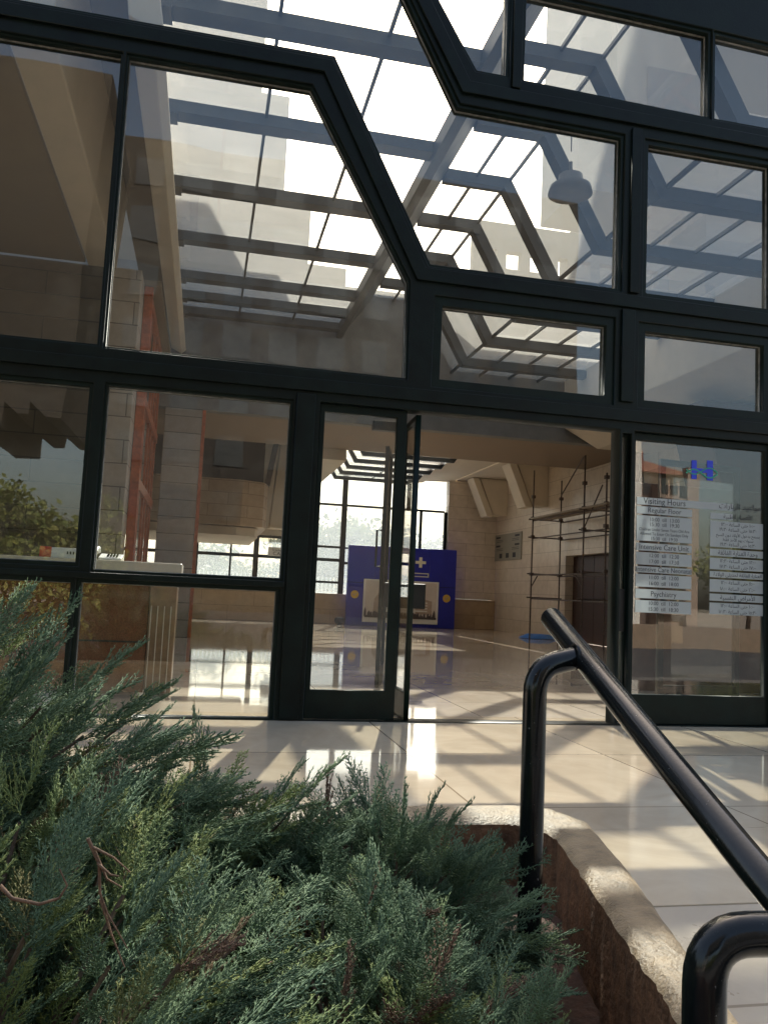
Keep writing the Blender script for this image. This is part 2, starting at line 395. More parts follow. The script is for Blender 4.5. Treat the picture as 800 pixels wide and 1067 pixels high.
# ------------------------------------------------------------------ ground and floors
g = MB(); g.add([(-400, -400, -0.62), (400, -400, -0.62), (400, 400, -0.62), (-400, 400, -0.62)], [(0, 1, 2, 3)])
setting(g, 'ground', 'earth')
setting(MB().box(-26, -47.5, -0.60, 60, -9.6, -0.56), 'road', 'asphalt')
setting(MB().box(-26, -9.5, -0.60, 60, -7.65, -0.45), 'pavement', 'paving', 0.01)
setting(MB().box(-4.2, -3.08, -0.6, 8.0, 0.30, 0.0), 'landing', 'landing')
setting(MB().prism([(1.48, -3.083), (1.50, -3.40), (1.37, -3.98), (8.0, -3.98), (8.0, -3.083)], 0.6, 2, -0.6), 'landing_edge', 'landing')
# ramp down towards the street, starting at the joint
rp = MB(); rp.add([(1.37, -3.984, -0.004), (8.0, -3.984, -0.004), (8.0, -6.9, -0.42), (0.60, -6.9, -0.42), (1.37, -3.984, -0.6), (8.0, -3.984, -0.6), (8.0, -6.9, -0.6), (0.60, -6.9, -0.6)],
                  [(0, 1, 2, 3), (4, 7, 6, 5), (0, 4, 5, 1), (1, 5, 6, 2), (2, 6, 7, 3), (3, 7, 4, 0)])
setting(rp, 'ramp', 'ramp')
setting(MB().box(-7.0, 0.303, -0.6, 9.5, 20.4, 0.0), 'hall_floor', 'marble')
soilm = MB()
nx, ny = 40, 34
for j in range(ny+1):
    for i in range(nx+1):
        x = -5.2+6.55*i/nx; y = -7.6+4.25*j/ny
        soilm.v.append((x, y, -0.22+0.10*math.sin(x*1.7+1)*math.sin(y*1.9)+random.uniform(-.012, .012) + 0.09*max(0, (y+4.4))))
for j in range(ny):
    for i in range(nx):
        a = j*(nx+1)+i; soilm.f.append((a, a+1, a+nx+2, a+nx+1)); soilm.sm.append(True)
setting(soilm, 'soil', 'soil')

# planter kerb: back ledge parallel to the doors, turning round a soft corner down along the ramp
ko = [(-4.2, -3.10), (1.40, -3.10), (1.54, -3.17), (1.61, -3.36), (1.47, -3.97), (1.35, -4.40), (1.27, -4.70), (1.19, -5.0), (0.95, -5.9), (0.70, -6.8)]
ki = [(-4.2, -3.34), (1.25, -3.34), (1.36, -3.38), (1.39, -3.55), (1.28, -4.05), (1.17, -4.52), (1.12, -4.75), (1.05, -5.0), (0.80, -5.9), (0.55, -6.8)]
def dens(p, n=10):
    q = []
    for a, b in zip(p[:-1], p[1:]):
        for k in range(n): q.append((a[0]+(b[0]-a[0])*k/n, a[1]+(b[1]-a[1])*k/n))
    return q+[p[-1]]
do, di = dens(ko), dens(ki)
kz = lambda y: 0.12 if y > -5.05 else 0.12 - (-5.05-y)*0.14
kt = MB(); ksd = MB()
top = []
for (a, b) in zip(do, di):
    row = []
    for k in range(7):
        t = k/6; x = a[0]+(b[0]-a[0])*t; y = a[1]+(b[1]-a[1])*t
        z = kz(y) - (0.018 if k in (0,) else 0) - (0.022+random.uniform(0, .005) if k == 6 else 0) + random.uniform(-.0025, .0025)
        if k == 6: x += random.uniform(-.004, .004)
        row.append((x, y, z))
    top.append(row)
n = len(top)
vs = [p for r_ in top for p in r_]; fs = [(i*7+k, i*7+k+1, (i+1)*7+k+1, (i+1)*7+k) for i in range(n-1) for k in range(6)]
kt.add(vs, fs, True)
outer = [(r_[0][0], r_[0][1], z) for r_ in top for z in (r_[0][2], -0.62)]
kt.add(outer, [(2*i, 2*i+1, 2*i+3, 2*i+2) for i in range(n-1)])
iv = []
for r_ in top:
    p = r_[6]
    for k in range(6):
        t = k/5
        iv.append((p[0]-0.02*t+random.uniform(-.006, .006)*(k > 0), p[1]+random.uniform(-.006, .006)*(k > 0), p[2]-t*0.62))
ksd.add(iv, [(i*6+k, i*6+k+1, (i+1)*6+k+1, (i+1)*6+k) for i in range(n-1) for k in range(5)], True)
kr = thing('planter_kerb', 'weathered cement kerb curving round the corner of the juniper bed beside the ramp', 'kerb', (1.4, -3.3, -0.3))
part(kt, 'kerb_top', 'kerb', kr); part(ksd, 'kerb_face', 'kerbside', kr)

# ------------------------------------------------------------------ glazed entrance front (plane y = 0)
fac = thing('glazed_entrance_front', 'black-green steel and glass entrance front with slanted frames above the doors', 'glazed facade', (0.7, 0, 0))
PX0, PX1, PZ1 = -4.0, 7.4, 7.28
A = [(-2.55, 2.80), (-0.905, 2.80), (-0.905, 5.15), (-2.55, 5.15)]
A0 = [(-3.85, 2.80), (-2.61, 2.80), (-2.61, 5.15), (-3.85, 5.15)]
B = [(-0.842, 2.79), (1.515, 2.78), (1.502, 3.60), (0.605, 5.15), (-0.842, 5.15)]
Cc = [(-3.85, 5.455), (0.79, 5.462), (1.69, 3.775), (3.40, 3.775), (3.40, 5.175), (1.87, 5.195), (0.93, 6.90), (-3.85, 6.90)]
E_ = [(1.19, 6.90), (2.03, 5.565), (2.292, 5.565), (2.292, 6.90)]
F_ = [(2.465, 5.555), (4.262, 5.52), (4.262, 6.345), (2.465, 6.375)]
F2 = [(4.335, 5.52), (6.30, 5.52), (6.30, 6.29), (4.335, 6.345)]
G = [(3.672, 3.77), (4.920, 3.77), (4.920, 5.155), (3.672, 5.155)]
G2 = [(5.12, 3.77), (6.30, 3.77), (6.30, 5.155), (5.12, 5.155)]
Hh = [(1.810, 2.80), (3.298, 2.80), (3.298, 3.43), (1.810, 3.43)]
I_ = [(3.672, 2.80), (4.854, 2.80), (4.854, 3.42), (3.672, 3.42)]
I2 = [(5.12, 2.80), (6.30, 2.80), (6.30, 3.42), (5.12, 3.42)]
J0 = [(-3.85, 1.13), (-2.45, 1.13), (-2.45, 2.465), (-3.85, 2.465)]
J = [(-2.38, 1.13), (-0.935, 1.13), (-0.935, 2.465), (-2.38, 2.465)]
K = [(-0.800, 1.085), (0.592, 1.085), (0.592, 2.488), (-0.800, 2.488)]
L2 = [(-3.85, 0.02), (-0.955, 0.02), (-0.955, 0.98), (-3.85, 0.98)]
L = [(-0.88, 0.01), (0.565, 0.01), (0.565, 0.985), (-0.88, 0.985)]
door_l = [(0.832, 0.006), (1.56, 0.006), (1.56, 2.515), (0.832, 2.515)]
open_w = [(1.565, 0.006), (3.432, 0.006), (3.432, 2.49), (1.565, 2.49)]
hole_door = [(0.828, -0.02), (3.436, -0.02), (3.436, 2.515), (0.828, 2.515)]
side = [(3.462, 0.02), (3.545, 0.02), (3.545, 2.485), (3.462, 2.485)]
door_r = [(3.575, 0.006), (4.945, 0.006), (4.945, 2.515), (3.575, 2.515)]
R2 = [(5.12, 0.24), (6.30, 0.24), (6.30, 2.45), (5.12, 2.45)]
U = [(-3.85, 6.955), (7.2, 6.955), (7.2, 7.0), (-3.85, 7.0)]
cas = dict(A=A, A0=A0, B=B, C=Cc, E=E_, F=F_, F2=F2, G=G, G2=G2, H=Hh, I=I_, I2=I2, J=J, J0=J0, K=K, L=L, L2=L2, R2=R2)
cw = dict(A=.018, A0=.018, B=.018, C=.03, E=.03, F=.03, F2=.03, G=.045, G2=.045, H=.075, I=.075, I2=.075, J=.03, J0=.03, K=.02, L=.03, L2=.03, R2=.04)
outer = [(PX0, -0.0), (PX1, -0.0), (PX1, PZ1), (PX0, PZ1)]
holes = [inset(p, -cw[k]) for k, p in cas.items()] + [hole_door, side, door_r]
# keep the bottom panes' casements above the floor line
holes = [[(x, max(z, 0.004)) for x, z in h] for h in holes]
me = fill_curve([outer]+holes, -0.085, 0.085, 0.006)
o = link('structural_frame', me, 'steel'); o.parent = fac; o.matrix_parent_inverse = Matrix.Translation(-Vector(fac.location))
# raised cover strips on the main members (the step seen along their edges)
o2 = link('cover_strip', fill_curve([inset(outer, .03)]+[inset(h, -.035) for h in holes[:-3]]+[inset(hole_door, -.03), inset([(3.436, -.02), (3.552, -.02), (3.552, 2.515), (3.436, 2.515)], -.012), inset(door_r, -.03)], -0.105, 0.102, 0.005), 'steel')
bpy.data.objects.remove(o2)
def fpart(me_or_mb, name, m, bevel=0.0):
    if isinstance(me_or_mb, MB): return part(me_or_mb, name, m, fac, bevel)
    o = link(name, me_or_mb, m); o.parent = fac; o.matrix_parent_inverse = Matrix.Translation(-Vector(fac.location)); return o
for k, p in cas.items():
    fr = fpart(fill_curve([inset(p, -cw[k]-0.004), p], -0.062, 0.062, 0.004), 'window', 'steel_in')
    pn = link('pane', MB().prism(inset(p, -0.012), 0.006, 1, -0.003).build('tmp', 'glass').data, None)
    pn.parent = fr
    bd = link('edge_glint_line', fill_curve([inset(p, -0.001), inset(p, .0055)], -0.010, 0.010), 'edge_glint'); bd.parent = fr  # thin pale ring draws the edge glints and dust
for o_ in [o_ for o_ in COL.objects if o_.name.startswith('tmp')]: bpy.data.objects.remove(o_)
# front beams standing proud of the frame, as the welded box sections do
def beam(poly, name='beam'): return fpart(fill_curve([poly], -0.115, -0.087, 0.004), name, 'steel')
def offs(pl, w):
    """strip polygon of half-width w around an open polyline"""
    P = [Vector(p) for p in pl]; L_, R_ = [], []
    for i in range(len(P)):
        d1 = (P[i]-P[i-1]).normalized() if i else (P[1]-P[0]).normalized()
        d2 = (P[i+1]-P[i]).normalized() if i < len(P)-1 else d1
        n1 = Vector((-d1.y, d1.x)); n2 = Vector((-d2.y, d2.x)); b = n1+n2; b = b/b.dot(n1)
        L_.append(tuple(P[i]+b*w)); R_.append(tuple(P[i]-b*w))
    return L_+R_[::-1]
beam(offs([(-3.9, 5.335), (0.735, 5.335), (1.605, 3.665), (6.3, 3.648)], 0.055))
beam(offs([(1.06, 6.9), (1.93, 5.37), (6.3, 5.335)], 0.055))
beam(offs([(-3.9, 2.635), (6.3, 2.64)], 0.05))
beam(offs([(2.38, 5.44), (2.38, 6.88)], 0.04), 'mullion')
beam(offs([(3.535, 3.74), (3.535, 5.26)], 0.045), 'mullion')
beam(offs([(3.485, 2.76), (3.485, 3.58)], 0.06), 'mullion')
beam(offs([(5.02, 0.02), (5.02, 2.54)], 0.04), 'mullion')
beam(offs([(5.02, 2.76), (5.02, 3.55)], 0.04), 'mullion')
beam(offs([(5.02, 3.76), (5.02, 5.22)], 0.04), 'mullion')
beam(offs([(0.71, 0.02), (0.71, 2.56)], 0.075), 'mullion')
beam(offs([(-3.9, 1.04), (0.62, 1.04)], 0.022), 'sill_rail')

# sliding door leaves, hung in the front
def leaf(outer_p, glass_p, name, bev=.004, y0=-.03, y1=.03):
    d = fpart(fill_curve([outer_p, glass_p], y0, y1, bev), name, 'steel_in')
    pn = MB().prism(inset(glass_p, -0.012), 0.006, 1, (y0+y1)/2-.003).build('pane', 'glass'); pn.parent = d
    return d
dl = leaf(inset(door_l, .003), [(0.876, 0.232), (1.475, 0.232), (1.475, 2.45), (0.876, 2.45)], 'door_leaf')
dr = leaf(inset(door_r, .003), [(3.618, 0.255), (4.893, 0.255), (4.893, 2.45), (3.618, 2.45)], 'door_leaf')
leaf(inset(side, -.004), [(3.482, 0.06), (3.528, 0.06), (3.528, 2.46), (3.482, 2.46)], 'side_light')
fpart(MB().box(3.476, -.034, 0.78, 3.534, -.031, 1.14), 'lock_plate', 'blackmatt')
fpart(MB().box(1.30, 0.09, 2.36, 1.56, 0.16, 2.44), 'door_closer', 'roofsteel', .006)

# folding leaf standing open at right angles to the front
def door_thing(label, loc, rot, w, h, st=.045, bot=.22):
    t = thing('open_door', label, 'door', loc)
    t.rotation_euler = (0, 0, rot)
    op = [(0, .008), (w, .008), (w, h), (0, h)]; gp = [(st, bot), (w-st, bot), (w-st, h-st), (st, h-st)]
    f_ = link('leaf_frame', fill_curve([op, gp], -.022, .022, .004), 'steel_in'); f_.parent = t
    p_ = MB().prism(inset(gp, -.012), .006, 1, -.003).build('pane', 'glass'); p_.parent = t
    return t
d1 = door_thing('narrow glass door leaf folded open at right angles beside the doorway', (1.655, -0.03, 0), rad(88), 0.56, 2.49)
d2 = door_thing('inner glass door leaf with black lock box, standing open behind the left door', (1.885, 2.24, 0), rad(74), 0.72, 2.62, .05)
lb = MB().box(0.02, -.48, 0.86, 0.12, -.024, 1.13).build('lock_box', 'blackmatt', None, .01); lb.parent = d2
hd = MB().tube([(0.1, .03, 1.3), (0.1, .08, 1.3), (0.1, .08, 1.7), (0.1, .03, 1.7)], .012, 8).build('pull_handle', 'roofsteel'); hd.parent = d2
d3 = door_thing('inner glass door leaf parked behind the visiting hours panel', (4.30, 0.75, 0), rad(6), 0.95, 2.45, .06, .26)

# ------------------------------------------------------------------ visiting hours notice on the right panel
vn = thing('visiting_hours_notice', 'frosted strips listing visiting hours in English and Arabic on the right glass panel', 'notice', (4.25, -0.02, 1.4))
YS = -0.0055
rows_l = [(1.955, 1.881), (1.876, 1.802), (1.797, 1.566), (1.555, 1.480), (1.475, 1.358), (1.352, 1.290), (1.285, 1.166), (1.156, 1.068), (1.060, 0.945)]
rows_r = [(1.865, 1.801), (1.793, 1.552), (1.544, 1.472), (1.464, 1.353), (1.345, 1.282), (1.274, 1.155), (1.147, 1.076), (1.068, 0.958)]
def strip(x0, x1, zt, zb): part(MB().box(x0, YS-.001, zb+.005, x1, YS, zt-.005), 'strip', 'frost', vn)
for i, (zt, zb) in enumerate(rows_l): strip(3.650, 4.590 if i == 0 else 4.183, zt, zb)
for i, (zt, zb) in enumerate(rows_r): strip(4.363, 4.586 if i == 0 else 4.897, zt, zb)
cx, rx, ax = 3.915, 4.63, 4.64
T = [('Visiting Hours', cx, 1.897, .075, 'CENTER', .95), ('Regular Floor', cx, 1.822, .062, 'CENTER', .95),
     ('10:00  till  13:00', cx, 1.745, .047, 'CENTER', .95), ('15:30  till  19:30', cx, 1.702, .047, 'CENTER', .95),
     ('Children Under Seven Years Old Are', cx, 1.660, .037, 'CENTER', .86), ('Allowed To Enter On Sundays Only', cx, 1.622, .037, 'CENTER', .86),
     ('15:30  till  19:30', cx, 1.580, .042, 'CENTER', .95), ('Intensive Care Unit', cx, 1.498, .064, 'CENTER', .95),
     ('12:00  till  12:30', cx, 1.430, .047, 'CENTER', .95), ('17:00  till  17:30', cx, 1.378, .047, 'CENTER', .95),
     ('Intensive Care Neonatal', cx, 1.304, .060, 'CENTER', .90), ('11:00  till  12:00', cx, 1.240, .047, 'CENTER', .95),
     ('16:00  till  18:00', cx, 1.188, .047, 'CENTER', .95), ('Psychiatry', cx, 1.092, .064, 'CENTER', .95),
     ('10:00  till  12:00', cx, 1.016, .047, 'CENTER', .95), ('15:30  till  18:30', cx, .966, .047, 'CENTER', .95)]
TA = [('مواعيد الزيارات', 4.66, 1.905, .075), ('الأقسام الطبية', ax, 1.815, .056), ('١٠:٠٠ حتى الساعة ١٣:٠٠', ax, 1.748, .044), ('١٥:٣٠ حتى الساعة ١٩:٣٠', ax, 1.702, .044),
      ('يسمح بدخول الأولاد دون السبع', ax, 1.656, .038), ('سنوات يوم الأحد فقط', ax, 1.614, .038), ('١٥:٣٠ حتى الساعة ١٩:٣٠', ax, 1.570, .042),
      ('وحدة العناية الفائقة', ax, 1.490, .056), ('١٢:٠٠ حتى الساعة ١٢:٣٠', ax, 1.422, .044), ('١٧:٠٠ حتى الساعة ١٧:٣٠', ax, 1.372, .044),
      ('العناية الفائقة لحديثي الولادة', ax, 1.300, .046), ('١١:٠٠ حتى الساعة ١٢:٠٠', ax, 1.230, .044), ('١٦:٠٠ حتى الساعة ١٨:٠٠', ax, 1.176, .044),
      ('الأمراض النفسية', ax, 1.094, .056), ('١٠:٠٠ حتى الساعة ١٢:٠٠', ax, 1.026, .044), ('١٥:٣٠ حتى الساعة ١٨:٣٠', ax, .974, .044)]
lt = link('lettering', text_mesh(T, YS-.0016), 'ink'); lt.parent = vn; lt.matrix_parent_inverse = Matrix.Translation(-Vector(vn.location))
lt = link('lettering', text_mesh([(arabic(s), x, z, sz, 'CENTER', .95) for s, x, z, sz in TA], YS-.0016), 'ink'); lt.parent = vn; lt.matrix_parent_inverse = Matrix.Translation(-Vector(vn.location))
hs = thing('blue_letter_sign', 'bright blue letter H sticker crossed by a green wave on the right glass panel', 'sticker', (4.28, -0.02, 2.2))
part(MB().box(4.174, YS-.001, 2.148, 4.224, YS, 2.316).box(4.326, YS-.001, 2.148, 4.385, YS, 2.326).box(4.224, YS-.001, 2.212, 4.326, YS, 2.248), 'letter', 'bluesign', hs)
wv = MB()
wp = [(4.120+.31*t, 2.196+.036*math.sin(t*math.pi*2)*1.0+.012*t) for t in np.linspace(0, 1, 17)]
wv.prism(offs(wp, .006), .001, 1, YS-.0025)
wp2 = [(4.120+.31*t, 2.230-.036*math.sin(t*math.pi*2)*1.0-.012*t) for t in np.linspace(0, 1, 17)]
wv.prism(offs(wp2, .005), .001, 1, YS-.0041)
part(wv, 'wave', 'green', hs)

# ------------------------------------------------------------------ glass roof over the near hall
ZL, ZH, ZLEFT = 5.75, 7.15, 6.40
rf = thing('glass_roof', 'stepped glass roof on dark steel ribs over the entrance hall', 'glass roof', (2.5, 5, 6))
prof = [(3.02, ZH), (4.00, ZH), (4.82, ZL), (7.35, ZL)]
for k in range(7):
    y = 0.10+1.46*k
    part(MB().prism(offs([(3.02, ZH-.08), (3.96, ZH-.08), (4.77, ZL-.10), (7.38, ZL-.10)], .08), .19, 1, y), 'rib', 'roofsteel', rf)
for y in (0.80, 2.55, 4.33, 6.08, 7.72, 8.72, 9.62):
    part(MB().box(-0.78, y, ZLEFT-.15, 2.42, y+.22, ZLEFT-.012), 'rib', 'roofsteel', rf)
    part(MB().box(-0.78, y-.02, ZLEFT-.18, -0.62, y+.24, ZLEFT-.153), 'bracket', 'roofsteel', rf)
for x, z in ((.36, ZLEFT), (1.41, ZLEFT), (3.5, ZH), (4.0, ZH), (5.45, ZL), (6.1, ZL), (6.75, ZL)):
    part(MB().box(x-.018, .12, z-.06, x+.018, 10, z-.012), 'glazing_bar', 'roofsteel', rf)
part(MB().bar((4.82, .12, ZL-.03), (4.82, 10, ZL-.03), .05, .04), 'glazing_bar', 'roofsteel', rf)
part(MB().prism(offs([(2.47, ZLEFT-.06), (3.0, ZH-.05)], .04), 9.85, 1, .13), 'gutter_beam', 'roofsteel', rf)
part(MB().box(2.34, .13, ZLEFT-.22, 2.46, 9.98, ZLEFT-.012), 'gutter', 'roofsteel', rf)
part(MB().box(-0.80, .12, ZLEFT, 2.42, 10.0, ZLEFT+.01), 'roof_pane', 'roofglass', rf)
part(MB().prism([(3.0, ZH+.002), (4.0, ZH+.002), (4.82, ZL+.002), (7.4, ZL+.002), (7.4, ZL+.012), (4.826, ZL+.012), (4.006, ZH+.012), (3.0, ZH+.012)], 9.88, 1, .12), 'roof_pane', 'roofglass', rf)
part(MB().prism([(2.42, ZLEFT+.012), (3.0, ZH+.002), (3.0, ZH+.012), (2.41, ZLEFT+.022)], 9.88, 1, .12), 'roof_pane', 'roofglass', rf)
lamp = thing('pendant_lamp', 'round grey dish lamp hanging under the sloping roof glass', 'lamp', (3.95, 2.2, 6.0))
lm = MB()
prs = [(0.02, 0.40), (0.02, 0.24), (0.14, 0.23), (0.15, 0.13), (0.24, 0.09), (0.26, 0.0), (0.0, 0.0)]
sg = 24; vs = [(3.93+r_*math.cos(2*math.pi*k/sg), 2.2+r_*math.sin(2*math.pi*k/sg), 5.80+z_) for r_, z_ in prs for k in range(sg)]
lm.add(vs, [(i*sg+k, i*sg+(k+1) % sg, (i+1)*sg+(k+1) % sg, (i+1)*sg+k) for i in range(len(prs)-1) for k in range(sg)], True)
part(lm, 'lamp_shade', 'bulkhead_grey', lamp); part(MB().tube([(3.93, 2.2, 6.33), (3.93, 2.2, 7.02)], .007, 8), 'stem', 'roofsteel', lamp)

# ------------------------------------------------------------------ left ceiling beams and the bulkhead
cb1 = MB().prism([(-1.86, 5.40), (-1.48, 5.40), (-1.40, 6.45), (-1.95, 6.45)], 5.27, 1, .12)
one(cb1, 'concrete_beam', 'plaster', 'beige ceiling beam running inward behind the upper left pane', 'ceiling beam', None, .015)
cb2 = MB().prism([(-0.90, 5.62), (-0.70, 5.52), (-0.62, 5.60), (-0.80, 6.62), (-1.02, 6.62)], 9.86, 1, .12)
one(cb2, 'edge_beam', 'plaster', 'pale edge beam along the left side of the glass roof', 'ceiling beam', None, .012)
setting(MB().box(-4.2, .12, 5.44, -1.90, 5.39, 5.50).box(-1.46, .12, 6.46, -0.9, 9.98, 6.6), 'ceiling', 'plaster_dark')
setting(MB().box(-7, 10.0, 4.45, 9.5, 10.25, 7.3), 'bulkhead', 'bulkhead_grey')
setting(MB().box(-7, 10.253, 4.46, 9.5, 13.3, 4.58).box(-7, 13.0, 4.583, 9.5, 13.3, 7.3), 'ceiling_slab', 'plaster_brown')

# ------------------------------------------------------------------ right wall with corbels, doorway, soffits
rw = thing('stone_wall', 'long cream stone wall with a dark doorway on the right of the hall', 'wall', (9.7, 10, 0))
w = MB()
w.box(9.5, .0, -.5, 9.9, 11.9, 7.3).box(9.5, 14.4, -.5, 9.9, 20.6, 7.3).box(9.5, 11.9, 2.26, 9.9, 14.4, 7.3)
part(w, 'cladding', 'stone_y', rw)
dd = MB()
for i in range(4): dd.box(9.72, 11.9+.625*i+.012, 0, 9.77, 11.9+.625*(i+1)-.012, 2.24)
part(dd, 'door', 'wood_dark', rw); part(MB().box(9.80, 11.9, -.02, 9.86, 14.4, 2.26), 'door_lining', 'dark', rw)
part(MB().box(9.485, 10.35, 3.35, 9.497, 11.15, 4.75).box(9.485, 11.152, 3.55, 9.497, 11.35, 4.3), 'bare_patch', 'patch', rw)
def corbel(y, lab):
    c = thing('corbel', lab, 'corbel', (9.3, y, 3.6), 'corbels on the right wall')
    part(MB().prism([(9.495, 4.88), (8.55, 4.88), (9.02, 3.72), (9.495, 3.72)], .55, 1, y), 'block', 'plaster', c, .01)
    part(MB().prism([(8.50, 4.88), (8.28, 4.88), (8.80, 3.66), (9.02, 3.66)], .64, 1, y-.045), 'strut', 'plaster', c, .01)
corbel(19.0, 'tapered beige corbel near the far end of the cream wall')
corbel(15.7, 'tapered beige corbel behind the scaffolding on the cream wall')
setting(MB().box(8.05, 13.33, 4.90, 9.5, 20.4, 5.0), 'side_soffit', 'plaster')
setting(MB().box(6.9, 13.33, 5.51, 8.1, 20.4, 5.6), 'soffit_backing', 'dark')
lb_ = one(MB().prism([(7.03, 4.84), (7.96, 4.87), (7.96, 5.5), (7.03, 5.5)], 7.0, 1, 13.33), 'soffit_beam', 'plaster', 'deep beige beam beside the far skylight, above the cream wall', 'ceiling beam', None, .012)
one(MB().prism([(6.47, 4.74), (6.97, 4.78), (6.97, 5.5), (6.47, 5.5)], 7.0, 1, 13.33), 'skylight_kerb_beam', 'plaster', 'sloped beige beam edging the right side of the far skylight', 'ceiling beam', None, .012)
# near-hall edge beam on the right
one(MB().prism([(7.35, 4.75), (8.15, 4.35), (9.48, 4.35), (9.48, 5.9), (7.35, 5.9)], 9.8, 1, .15), 'roof_edge_beam', 'plaster', 'broad beige beam with a chamfered underside along the right side of the entrance hall', 'ceiling beam', None, .02)

# notice board on the right wall
nb = thing('notice_board', 'grey notice board with three square symbols on the cream wall', 'notice board', (9.48, 18.7, 2.7))
part(MB().box(9.462, 17.60, 2.27, 9.497, 19.98, 3.13), 'panel', 'board', nb, .006)
for y in (17.75, 19.45):
    for z in (3.00, 2.72): part(MB().box(9.457, y, z, 9.4615, y+.38, z+.06), 'printed_heading', 'ink', nb)
for y in (17.75, 19.15):
    for z in (2.93, 2.88, 2.65, 2.60): part(MB().box(9.457, y+.05, z, 9.4615, y+.62, z+.014), 'printed_line', 'ink', nb)
for y in (18.05, 18.65, 19.25):
    part(MB().box(9.455, y, 2.35, 9.4615, y+.24, 2.50), 'pictogram', 'ink', nb)

# scaffold tower
sc = thing('scaffold_tower', 'rusty tube scaffolding standing in front of the dark doorway', 'scaffolding', (9.0, 12.5, 0))
sx0, sx1 = 8.55, 9.35; sy0, sy1, sy2 = 11.35, 14.45, 10.25
for (x, y, h) in ((sx0, sy1, 4.52), (sx1, sy1, 4.3), (sx0, sy0, 4.75), (sx1, sy0, 4.4), (sx0, sy2, 3.9), (sx1, sy2, 4.6)):
    p = part(MB().tube([(x, y, 0.0), (x, y, h)], .021, 8), 'standard', 'rust', sc)
    for z in (1.72, 2.72, 3.22, 3.8):
        c_ = MB().box(x-.045, y-.045, z-.04, x+.045, y+.045, z+.04).build('coupler', 'rust'); c_.parent = p
for z in (1.05, 1.68, 2.66, 3.14):
    for x in (sx0, sx1): part(MB().tube([(x+.045, sy2-.25, z), (x+.045, sy1+.12, z+.02)], .018, 8), 'ledger', 'rust', sc)
    for y in (sy0, sy1): part(MB().tube([(sx0-.1, y+.048, z+.05), (sx1+.1, y+.048, z+.05)], .018, 8), 'transom', 'rust', sc)
for (a, b) in (((sx0, sy1-.03, 1.40), (sx0, sy1-.4, 1.66)), ((sx0, sy0+.03, 1.40), (sx0, sy0+.4, 1.66)), ((sx0, sy0-.02, 2.75), (sx0, sy2+.2, 3.65)), ((sx1, sy1, 3.9), (sx0, sy0, 4.5))):
    part(MB().tube([a, b], .018, 6), 'brace', 'rust', sc)
part(MB().box(sx0-.05, sy0-1.2, 3.19, sx0+.20, sy1+.15, 3.235), 'plank', 'plank', sc); part(MB().box(sx0+.24, sy0-1.2, 3.19, sx0+.49, sy1+.15, 3.235), 'plank', 'plank', sc)
tp = MB()
tv = [(9.0+.62*random.uniform(.75, 1)*math.cos(a), 14.9+.5*random.uniform(.7, 1)*math.sin(a)) for a in np.linspace(0, 2*math.pi, 22)[:-1]]
tp.v.append((9.0, 14.9, .13)); tp.v += [(x, y, .012) for x, y in tv] + [(9.0+(x-9.0)*.55, 14.9+(y-14.9)*.55, .06+random.uniform(0, .07)) for x, y in tv]
nn = len(tv)
for i in range(nn):
    j = (i+1) % nn; tp.f += [(1+i, 1+j, 1+nn+j, 1+nn+i), (1+nn+i, 1+nn+j, 0)]; tp.sm += [True, True]
one(tp, 'crumpled_sheet', 'tarp', 'crumpled bright blue plastic sheet on the floor below the scaffolding', 'plastic sheet')

# ------------------------------------------------------------------ far glazed wall
fw = thing('far_window_wall', 'dark framed window wall at the far end of the hall', 'window wall', (3, 20, 0))
def bars(lst, y=20.0, w_=.06, d_=.12):
    m_ = MB()
    for x0, z0, x1, z1 in lst: m_.box(x0, y-d_/2, z0, x1, y+d_/2, z1)
    return m_
V = lambda x, z0, z1, w_=.10: (x-w_/2, z0, x+w_/2, z1)
for b in ([V(-2.6, .95, 2.60)], [V(.80, .95, 2.6, .06)], [V(-.22, .95, 2.6, .06)], [V(1.58, .95, 2.60, .16)], [V(2.55, .95, 2.6, .06)], [V(3.3, .95, 4.8, .1)], [V(4.32, .95, 4.84, .17)], [V(5.62, .95, 3.8, .06)], [V(6.88, .95, 3.8, .08)], [V(7.72, .95, 3.8, .10)], [V(6.45, 3.84, 4.82, .12)]):
    part(bars(b), 'mullion', 'steel', fw)
for b in ((-2.6, 1.97, 4.235, 2.07), (-2.6, 1.27, 4.235, 1.34), (4.405, 3.77, 7.67, 3.84), (3.35, 3.77, 4.235, 3.84), (3.35, 2.40, 4.235, 2.47), (4.405, 2.40, 7.67, 2.45), (4.405, 1.90, 7.67, 1.98), (-2.6, 2.60, 3.25, 2.68)):
    part(bars([b], 20.0, .06, .10), 'transom', 'steel', fw)
part(MB().box(-2.55, 20.07, .95, 7.8, 20.08, 5.6), 'pane', 'farglass', fw)
lw = one(MB().box(-3.0, 19.8, 0, 6.97, 20.2, .95), 'low_wall', 'stone_low', 'long tan stone sill wall under the far windows, passing behind the blue stand', 'low wall', None, .01)
one(MB().box(7.0, 19.85, 0, 9.49, 20.2, .96), 'low_wall', 'stone_low', 'tan stone sill wall between the blue stand and the cream wall', 'low wall', None, .01)
setting(MB().box(-7, 19.9, 2.69, 3.22, 20.3, 7.3), 'end_wall', 'plaster')
setting(MB().box(7.8, 19.95, .97, 9.5, 20.3, 4.89), 'end_wall', 'stone_cream_x')
